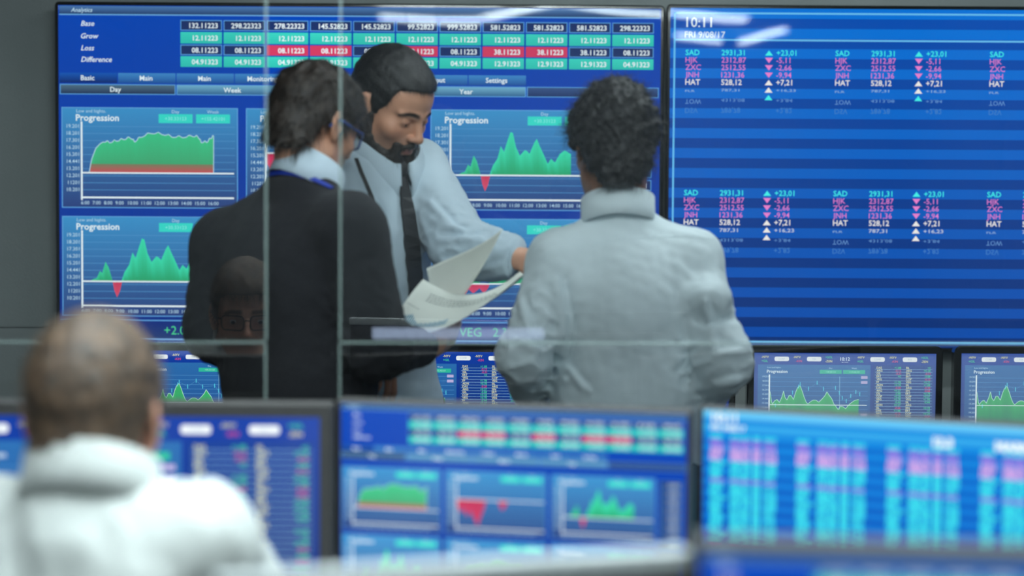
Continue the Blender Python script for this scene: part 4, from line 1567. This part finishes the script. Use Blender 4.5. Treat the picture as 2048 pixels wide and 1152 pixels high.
# ================= the man in the pale shirt, seen from behind on the right
Y3 = 3.92
J = pose(dict(neck=A(1236, 408, Y3 + 0.015), shL=A(1118, 522, Y3), shR=A(1384, 517, Y3 + 0.02), elL=A(1046, 716, Y3 - 0.05), elR=A(1446, 735, Y3 - 0.07),
              wrL=A(1072, 815, Y3 + 0.17), wrR=A(1395, 812, Y3 + 0.17), pelvis=A(1250, 900, Y3 + 0.03)))
J['pelvis'][2] = 0.92
sh, T, Lt = torso_axes(J)
stand_legs(J, T)
HO3, HR3 = A(1226, 292, Y3 + 0.03), rot(-12, 10, 2)
root, base = person_root(J, 'standing man in a pale grey-blue shirt seen from behind, dark curly hair')
HRl = rot(20, 25); HRr = rot(-25, 25)
make_body(J, HO3, HR3, {'L': (HRl, dict(thumb=1)), 'R': (HRr, dict(thumb=-1))}, 0.3, lin(176, 122, 92), lin(30, 25, 22), lin(165, 95, 85), root, base, stub=0.25)
lower_clothes(J, root, base)
F = Field(*grid_for(J, TOP_KEYS, 0.15, 0.0062))
torso_prims(F, J, 0.006, waist=0.022, arm=0.005, k=0.04)
P3 = lambda c: sh + T @ np.array(c, float)
F.add(ell(P3((0.0, -0.03, -0.12)), (0.165, 0.085, 0.15), T), 0.05)       # broad shirt back
F.add(ell(P3((0.02, -0.015, -0.30)), (0.168, 0.105, 0.16), T), 0.05)
F.add(ell(J['elR'] + np.array((-0.030, 0.0, 0.150)), (0.044, 0.042, 0.034)), 0.04)   # sleeve bulge
F.add(ell(J['elR'] + np.array((0.0, 0.0, 0.03)), (0.056, 0.056, 0.06)), 0.03)

F.disp(fold_noise(J, 31, 0.0050, 0.75))
cb = bvh_of(*F.mesh())
for (a, b, r) in (((1128, 560), (1142, 640), 0.008), ((1142, 640), (1135, 710), 0.008), ((1140, 730), (1180, 775), 0.004), 
                  ((1420, 600), (1440, 690), 0.005), ((1425, 700), (1480, 690), 0.005),
                  ((1430, 760), (1490, 745), 0.006), ((1420, 650), (1465, 640), 0.005), ((1050, 600), (1085, 700), 0.006), ((1010, 660), (1080, 690), 0.005)):
    crease(F, cb, a, b, r)
for s in ('L', 'R'):
    F.cut(J['wr' + s], J['wr' + s] - J['el' + s], 0.11)
F.keep(lambda X, Y, Z: 0.86 - Z + 0 * X + 0 * Y)
V, Q = F.mesh()
sb = bvh_of(V, Q)
part('shirt', V, Q, M['shirt_right'], root, base)
cR = rot(-6, 12, 1)
v, f = collar(J['neck'] + np.array((0, -0.004, -0.038)), cR, 0.073, 0.072, 0.046, 0.25, 0.012, 0.05, 0.014, 0.011)
part_py('collar', v, f, M['shirt_right'], root, base, True)
pts, nr = stitch(sb, spread([(1086, 512), (1130, 500), (1180, 486), (1240, 477), (1310, 472), (1380, 470), (1425, 478)], 6), 0.003, 0.0012)
v, f = band(pts, nr, 0.007, 0.0007)
part_py('yoke_seam', v, f, M['shirt_right'], root, base)
def curly(F, P, R):
    F.add(ell(P((-0.055, -0.01, 0.03)), (0.045, 0.075, 0.065), R), 0.02)
    F.add(ell(P((0.055, -0.01, 0.03)), (0.045, 0.075, 0.065), R), 0.02)
    F.add(ell(P((0.0, 0.02, 0.10)), (0.055, 0.06, 0.04), R), 0.02)
    F.add(ell(P((-0.01, -0.075, -0.075)), (0.042, 0.03, 0.045), R), 0.02)
V, Q = hair_mesh(HO3, HR3, 0.014, [(-0.16, -0.110), (-0.06, -0.105), (-0.035, -0.06), (-0.02, 0.012), (0.012, 0.012), (0.02, -0.01), (0.035, 0.0), (0.06, 0.05), (0.10, 0.062)], 11, 0.0055, 0.034,
                 [dict(count=3600, seed=1, length=0.030, width=0.0016, lift=0.35, curl=0.006, jit=0.8), dict(count=900, seed=2, length=0.032, width=0.0012, lift=1.1, curl=0.007, jit=0.7)],
                 top=0.018, lower=0.058, shape=curly)
part('hair', V, Q, M['hair_black'], root, base)

# ================= the man in the charcoal sweater, seen from behind on the left
Y1 = 3.84
J = pose(dict(neck=A(606, 350, Y1 + 0.0), shL=A(455, 490, Y1 + 0.10), shR=A(700, 462, Y1 - 0.10), elL=A(432, 660, Y1 + 0.08), elR=A(752, 694, Y1 - 0.13),
              wrL=A(505, 735, Y1 + 0.26), wrR=A(858, 696, 3.925), pelvis=A(612, 900, Y1 + 0.02)))
J['pelvis'][2] = 0.93
sh, T, Lt = torso_axes(J)
stand_legs(J, T)
HO1, HR1 = A(632, 244, Y1 + 0.03), rot(40, 20, 6)
root, base = person_root(J, 'standing man in a charcoal sweater seen from behind, holding the papers')
# right hand under the papers: fingers point up and away, back of the hand towards the viewer
fy = np.array((0.62, 0.62, 0.42)); fy /= np.linalg.norm(fy)
fz = np.array((0.35, -0.75, -0.50)); fz -= fz.dot(fy) * fy; fz /= np.linalg.norm(fz)
HRr = np.stack([np.cross(fy, fz), fy, fz], axis=1)
HRl = rot(30, 20)
make_body(J, HO1, HR1, {'L': (HRl, dict(thumb=1)), 'R': (HRr, dict(thumb=-1, curl=(20, 30, 22), thumb_in=1.15))}, 0.3, lin(198, 148, 122), lin(40, 32, 28), lin(180, 110, 100), root, base, stub=0.2)
lower_clothes(J, root, base)
F = Field(*grid_for(J, TOP_KEYS, 0.15, 0.0065))
torso_prims(F, J, 0.016, waist=0.022, arm=0.010, k=0.05, wr=0.036)
P1 = lambda c: sh + T @ np.array(c, float)
F.add(ell(P1((0.0, -0.035, -0.10)), (0.160, 0.085, 0.15), T), 0.05)
F.add(ell(P1((-0.0, -0.02, -0.30)), (0.170, 0.11, 0.17), T), 0.05)
F.disp(fold_noise(J, 71, 0.0042, 0.7))
for s in ('L', 'R'):
    F.cut(J['wr' + s] - 0.10 * (J['wr' + s] - J['el' + s]), J['wr' + s] - J['el' + s], 0.11)
F.sub(cap(J['neck'] + np.array((0.012, 0.02, 0.06)), J['neck'] + np.array((0.0, 0.0, 0.004)), 0.066, 0.050), 0.01)
V, Q = F.mesh()
part('sweater', V, Q, M['sweater'], root, base)
swb = bvh_of(V, Q)
cR = rot(35, 22, 8)
cn = J['neck'] + np.array((0.004, 0.002, -0.020))
v, f = collar(cn, cR, 0.070, 0.070, 0.050, 0.30, 0.012, 0.05, 0.012, 0.014)
part_py('shirt_collar', v, f, M['shirt_blue'], root, base, True, 'pale blue shirt collar above the sweater')
# blue lanyard round the neck
pts, nr = stitch(swb, spread([(541, 349), (560, 345), (590, 348), (620, 356), (645, 368), (664, 378)], 5), 0.011, 0.002, 0.0015)
v, f = band(pts, nr, 0.011, 0.002)
part_py('lanyard', v, f, M['lanyard_blue'], root, base, False, 'thin blue lanyard under the collar')
def tousled(F, P, R):
    F.add(ell(P((0.0, -0.076, 0.02)), (0.055, 0.028, 0.07), R), 0.02)
    F.add(ell(P((-0.022, -0.060, -0.060)), (0.035, 0.028, 0.03), R), 0.02)
    F.add(ell(P((0.030, -0.062, -0.062)), (0.035, 0.028, 0.03), R), 0.02)
V, Q = hair_mesh(HO1, HR1, 0.0075, [(-0.16, -0.095), (-0.07, -0.088), (-0.045, -0.05), (-0.03, -0.012), (0.0, -0.012), (0.02, -0.03), (0.035, -0.005), (0.06, 0.04), (0.10, 0.05)], 21, 0.0040, 0.045,
                 [dict(count=3600, seed=5, length=0.036, width=0.0024, lift=0.10, curl=0.0, jit=0.18, root=0.003), dict(count=380, seed=6, length=0.020, width=0.0014, lift=0.5, curl=0.002, jit=0.4)],
                 top=0.004, lower=0.046, shape=tousled)
part('hair', V, Q, M['hair_dark'], root, base)
spectacles(HO1, HR1, M['specs_blue'], root, base, rad=0.0026, label='blue framed spectacles')

# ================= the bearded man with a tie, facing the viewer
Y2 = 4.20
J = pose(dict(neck=A(766, 318, Y2 + 0.045), shR=A(618, 372, Y2 - 0.10), shL=A(834, 340, Y2 + 0.10), elL=A(922, 496, Y2 - 0.06), wrL=A(1034, 517, Y2 - 0.12),
              elR=A(628, 585, Y2 - 0.06), wrR=A(700, 690, Y2 - 0.10), pelvis=A(762, 870, Y2 + 0.13)))
J['pelvis'][2] = 0.97
sh, T, Lt = torso_axes(J)
stand_legs(J, T)
HO2, HR2 = A(781, 210, Y2 - 0.02), rot(124, 29, 4)
root, base = person_root(J, 'standing bearded man in a pale blue shirt and black tie looking down at the papers')
fy = np.array((0.9, 0.40, -0.12)); fy /= np.linalg.norm(fy)
fz = np.array((0.1, -0.5, 0.8)); fz -= fz.dot(fy) * fy; fz /= np.linalg.norm(fz)
HRl = np.stack([np.cross(fy, fz), fy, fz], axis=1)
HRr = rot(100, 30)
make_body(J, HO2, HR2, {'L': (HRl, dict(thumb=1)), 'R': (HRr, dict(thumb=-1))}, 0.80, lin(206, 152, 124), lin(34, 27, 25), lin(176, 108, 100), root, base, stub=0.5, brow_drop=0.12)
lower_clothes(J, root, base)
F = Field(*grid_for(J, TOP_KEYS, 0.15, 0.0058))
torso_prims(F, J, 0.010, waist=0.006, arm=0.016, k=0.045)
F.add(ell(J['elL'] * 0.6 + J['wrL'] * 0.4 + np.array((0, 0, -0.004)), (0.075, 0.05, 0.050)), 0.03)
F.disp(fold_noise(J, 91, 0.0042, 0.55))
cb = bvh_of(*F.mesh())
for (a, b, r) in (((872, 430), (930, 455), 0.006), ((880, 470), (960, 470), 0.005), ((890, 520), (960, 500), 0.006), ((930, 540), (1000, 520), 0.004), ((868, 400), (905, 440), 0.005), ((752, 400), (775, 440), 0.004)):
    crease(F, cb, a, b, r)
F.cut(J['wrL'], J['wrL'] - J['elL'], 0.10); F.cut(J['wrR'], J['wrR'] - J['elR'], 0.11)
V, Q = F.mesh()
sb2 = bvh_of(V, Q)
part('shirt', V, Q, M['shirt_blue'], root, base)
# cuff
d = J['wrL'] - J['elL']; d /= np.linalg.norm(d)
v, f = tube([J['wrL'] - d * 0.060, J['wrL'] - d * 0.056, J['wrL'] + d * 0.001, J['wrL'] + d * 0.002], 0.0475, 20)
part_py('cuff', v, f, M['shirt_blue'], root, base, True)
cR = rot(140, 16, 4)
cn2 = J['neck'] + np.array((0.008, -0.030, 0.008))
v, f = collar(cn2, cR, 0.074, 0.076, 0.040, 0.16, 0.026, 0.060, 0.012, 0.030)
part_py('collar', v, f, M['shirt_blue'], root, base, True)
# tie lying on the shirt front
pts, nr = stitch(sb2, spread([(799, 345), (806, 385), (814, 430), (820, 480), (824, 530), (828, 575), (831, 640), (832, 700)], 4), 0.03, 0.003, 0.004)
wd = [0.026 + 0.022 * min(1, i / 18) for i in range(len(pts))]
v, f = band(pts, nr, wd, 0.006)
tie = part_py('tie', v, f, M['tie'], root, base)
kn = pts[0]
mb = MB(); bmesh.ops.create_uvsphere(mb.bm, u_segments=16, v_segments=10, radius=0.02)
ko = mb.build('tie_knot', M['tie'], tie, (kn - Vector(base)) + Vector((0, -0.006, 0.008)), smooth=True)
ko.scale = (0.85, 0.6, 1.05)
pts, nr = stitch(sb2, spread([(712, 318), (722, 345), (733, 370), (744, 396), (760, 440), (775, 500)], 4), 0.007, 0.002, 0.001)
v, f = band(pts, nr, 0.009, 0.002)
part_py('lanyard', v, f, M['strap_black'], root, base, False, 'thin black neck strap')
V, Q = hair_mesh(HO2, HR2, 0.007, [(-0.16, -0.085), (-0.075, -0.08), (-0.05, -0.05), (-0.035, -0.03), (-0.022, 0.022), (-0.004, 0.030), (0.006, -0.035), (0.018, -0.035), (0.024, 0.0), (0.040, 0.022), (0.052, 0.064), (0.075, 0.076), (0.12, 0.078)], 41, 0.0012, 0.03,
                 [dict(count=5200, seed=9, length=0.014, width=0.0012, lift=0.28, jit=0.25, segs=3)], step=0.0028, top=0.016)
part('hair', V, Q, M['hair_crop'], root, base)
# beard
o, R = HO2, HR2
F = Field(axis(o[0] - 0.16, o[0] + 0.16, 0.0028), axis(o[1] - 0.16, o[1] + 0.16, 0.0028), axis(o[2] - 0.19, o[2] + 0.08, 0.0028))
P = lambda c: o + R @ np.array(c, float)
for s in (-1, 1):
    F.add(cap(P((s * 0.056, 0.002, -0.062)), P((s * 0.030, 0.066, -0.103)), 0.021, 0.022), 0.02)
    F.add(cap(P((s * 0.066, 0.006, -0.020)), P((s * 0.058, 0.004, -0.065)), 0.011, 0.019), 0.015)
    F.add(cap(P((s * 0.030, 0.080, -0.062)), P((s * 0.026, 0.080, -0.10)), 0.012, 0.016), 0.012)
    F.add(cap(P((0.002 * s, 0.100, -0.0535)), P((s * 0.028, 0.086, -0.064)), 0.0062, 0.0068), 0.006)
F.add(ell(P((0, 0.076, -0.108)), (0.034, 0.026, 0.026), R), 0.015)
F.add(ell(P((0, 0.040, -0.112)), (0.045, 0.045, 0.020), R), 0.02)
F.sub(ell(P((0, 0.098, -0.0705)), (0.0225, 0.022, 0.0092), R), 0.004)
w = wobble(77, 0.016)
F.disp(lambda X, Y, Z: 0.0014 * w(X, Y, Z))
V, Q = F.mesh()
N = normals(V, Q)
VV, QQ = ribbons(V, N, o, R, count=5200, seed=15, length=0.011, width=0.0010, lift=0.35, jit=0.3, segs=3)
part('beard', np.concatenate([V, VV]), np.concatenate([Q, QQ + len(V)]), M['beard'], root, base)
for s in (-1, 1):    # eyebrow hairs
    pv, pq = [], []
    rg = np.random.RandomState(5 + s)
    n = 0
    for i in range(170):
        t = rg.uniform(0, 1); x = 0.011 + 0.041 * t
        z0 = 0.0195 + 0.004 * math.sin(t * 2.6) - 0.006 * t * t + rg.uniform(-0.0038, 0.0038) * (1 - 0.5 * t)
        y0 = 0.0975 - 9.0 * x * x
        a = np.array((s * x, y0, z0)); b = a + np.array((s * 0.008, -0.002, 0.0025 - 0.006 * t))
        u = np.array((0, 0.2, 0.0009))
        pv += [o + R @ (a - u * [0, 0, 1]), o + R @ (a + u * [0, 0, 1]), o + R @ (b + np.array((0, 0.001, 0))), o + R @ (b + np.array((0, 0.001, 0.0002)))]
        pq.append((n, n + 1, n + 3, n + 2)); n += 4
    part('eyebrow', np.array(pv), np.array(pq), M['beard'], root, base, sm=False)

# ================= the seated man in the foreground
Y4 = 2.30
J = pose(dict(neck=A(182, 962, Y4 - 0.035), shR=A(388, 1092, Y4 - 0.05), shL=A(-58, 1068, Y4 + 0.03), elR=(-0.375, 2.44, 0.95), elL=(-0.83, 2.52, 0.93),
              wrR=(-0.42, 2.74, 0.775), wrL=(-0.67, 2.75, 0.775), pelvis=(-0.54, 2.13, 0.585),
              hipR=(-0.45, 2.19, 0.585), hipL=(-0.63, 2.19, 0.585), knR=(-0.43, 2.60, 0.56), knL=(-0.65, 2.60, 0.56), anR=(-0.43, 2.56, 0.088), anL=(-0.65, 2.56, 0.088)))
sh, T, Lt = torso_axes(J)
HO4, HR4 = A(192, 836, Y4 + 0.01), rot(4, 6, 0)
root, base = person_root(J, 'seated man in an off-white shirt in the blurred foreground, short brown hair')
HRl = rot(25, 8); HRr = rot(-25, 8)
make_body(J, HO4, HR4, {'L': (HRl, dict(thumb=1)), 'R': (HRr, dict(thumb=-1))}, 0.22, lin(205, 152, 128), lin(52, 40, 32), lin(180, 112, 102), root, base)
lower_clothes(J, root, base)
F = Field(*grid_for(J, TOP_KEYS, 0.16, 0.0075))
torso_prims(F, J, 0.014, waist=0.02, arm=0.014, k=0.05)
P4 = lambda c: sh + T @ np.array(c, float)
F.add(ell(P4((0, -0.03, -0.12)), (0.165, 0.085, 0.16), T), 0.05)
F.disp(fold_noise(J, 131, 0.007, 0.9))
for s in ('L', 'R'):
    F.cut(J['wr' + s], J['wr' + s] - J['el' + s], 0.11)
V, Q = F.mesh()
part('shirt', V, Q, M['shirt_white'], root, base)
cR = rot(5, 16, 0)
v, f = collar(J['neck'] + np.array((0.0, -0.004, -0.020)), cR, 0.077, 0.080, 0.046, 0.25, 0.012, 0.05, 0.014, 0.014)
part_py('collar', v, f, M['shirt_white'], root, base, True)
V, Q = hair_mesh(HO4, HR4, 0.010, [(-0.16, -0.100), (-0.06, -0.098), (-0.04, -0.045), (-0.028, 0.02), (0.0, 0.028), (0.010, -0.02), (0.022, -0.02), (0.030, 0.01), (0.055, 0.05), (0.08, 0.062), (0.12, 0.062)], 51, 0.0016, 0.03,
                 [dict(count=4200, seed=19, length=0.022, width=0.0014, lift=0.30, jit=0.25, segs=3)], top=0.014, lower=0.050)
part('hair', V, Q, M['hair_brown'], root, base)
spectacles(HO4, HR4, M['specs_black'], root, base, rad=0.0018, label='thin black framed spectacles')

# ------------------------------------------------------------------ the papers
M['paper'] = mat('white_paper', lin(226, 230, 222), 0.8, noise=(20, 0.02))
M['ink_blue'] = mat('blue_print', lin(96, 150, 178), 0.8, noise=(60, 0.05))
M['ink_grey'] = mat('grey_print', lin(150, 156, 154), 0.8, noise=(60, 0.05))


def bez(P, u):
    n = len(P) - 1
    s = np.zeros(3)
    for i, p in enumerate(P):
        s = s + math.comb(n, i) * u ** i * (1 - u) ** (n - i) * p
    return s


def sheet_point(C, u, v):
    return bez([bez(row, u) for row in C], v)


def sheet(C, name, label, group, prints=()):
    n, m = 20, 14
    pts = [[sheet_point(C, i / n, j / m) for i in range(n + 1)] for j in range(m + 1)]
    base = pts[0][0].copy()
    r = empty(name, base)
    V = np.array(pts).reshape(-1, 3)
    Q = np.array([(j * (n + 1) + i, j * (n + 1) + i + 1, (j + 1) * (n + 1) + i + 1, (j + 1) * (n + 1) + i) for j in range(m) for i in range(n)])
    N = normals(V, Q)
    if (N * (np.array(CAM)[None] - V)).sum() < 0:
        Q = Q[:, ::-1]; N = -N
    th = 0.0003
    V2 = np.concatenate([V, V - N * th]); k = len(V)
    bd = [i for i in range(n)]
    Q2 = [Q, Q[:, ::-1] + k]
    rim = [(i, i + 1) for i in range(n)] + [(n + j * (n + 1), n + (j + 1) * (n + 1)) for j in range(m)]
    rim += [(m * (n + 1) + i, m * (n + 1) + i + 1) for i in range(n)] + [(j * (n + 1), (j + 1) * (n + 1)) for j in range(m)]
    Q2.append(np.array([(a, b, b + k, a + k) for a, b in rim]))
    obj('page', np_mesh('page', V2 - base, np.concatenate(Q2)), M['paper'], r)
    for nm, mt, quads in prints:
        pv, pf = [], []
        for q in quads:
            i = len(pv)
            for (u, v) in q:
                p = sheet_point(C, u, v)
                du = sheet_point(C, u + 0.01, v) - p; dv = sheet_point(C, u, v + 0.01) - p
                nn = np.cross(du, dv); nn /= np.linalg.norm(nn)
                if nn.dot(np.array(CAM) - p) < 0: nn = -nn
                pv.append(p + nn * 0.0007 - base)
            pf.append((i, i + 1, i + 2, i + 3))
        obj(nm, pyd(nm, pv, pf), mt, r)
    tag(r, label, 'paper', group)
    return r


YP = 3.94
def q4(u0, v0, u1, v1, sk=0.0):
    return [(u0, v0), (u1, v0), (u1 + sk, v1), (u0 + sk, v1)]
bars = [0.35, 0.5, 0.62, 0.75, 0.85, 0.7, 0.55, 0.4, 0.3, 0.25, 0.35, 0.3, 0.42, 0.38, 0.5, 0.45, 0.58, 0.5, 0.65, 0.6, 0.72, 0.78]
pb = [q4(0.05 + 0.0195 * i, 0.84 - 0.22 * h, 0.05 + 0.0195 * i + 0.013, 0.84) for i, h in enumerate(bars)]
rg = random.Random(3)
pl = []
for j in range(4):
    u = 0.16
    while u < 0.78:
        w = rg.uniform(0.012, 0.03)
        pl.append(q4(u, 0.17 + 0.048 * j, u + w, 0.17 + 0.048 * j + 0.022)); u += w + 0.010
# front sheet: u runs along its length to the right, v from its upper edge down
C1 = [[A(846, 558, YP + 0.05), A(900, 592, YP + 0.02), A(965, 612, YP + 0.06), A(1040, 541, YP + 0.12)],
      [A(822, 584, YP + 0.02), A(880, 622, YP - 0.02), A(960, 640, YP + 0.02), A(1050, 556, YP + 0.09)],
      [A(800, 618, YP - 0.03), A(850, 662, YP - 0.09), A(935, 652, YP - 0.02), A(1056, 548, YP + 0.06)],
      [A(782, 645, YP - 0.06), A(840, 694, YP - 0.11), A(915, 662, YP - 0.08), A(1062, 536, YP + 0.04)]]
sheet(C1, 'paper_sheet', 'printed sheet with a blue bar chart held in the hand', 'held papers', (('bar_chart', M['ink_blue'], pb), ('text_lines', M['ink_grey'], pl), ('rule', M['ink_grey'], [q4(0.02, 0.52, 0.16, 0.53)])))
C2 = [[A(853, 537, YP + 0.08), A(905, 512, YP + 0.07), A(965, 495, YP + 0.05), A(1006, 456, YP + 0.02)],
      [A(858, 560, YP + 0.08), A(905, 545, YP + 0.09), A(960, 525, YP + 0.08), A(985, 500, YP + 0.04)],
      [A(864, 590, YP + 0.08), A(900, 582, YP + 0.10), A(945, 560, YP + 0.10), A(962, 545, YP + 0.06)],
      [A(872, 632, YP + 0.07), A(890, 632, YP + 0.08), A(905, 620, YP + 0.08), A(922, 598, YP + 0.07)]]
sheet(C2, 'paper_sheet', 'plain curled sheet standing up behind the printed one', 'held papers')
bpy.data.objects.remove(_fo, do_unlink=True)
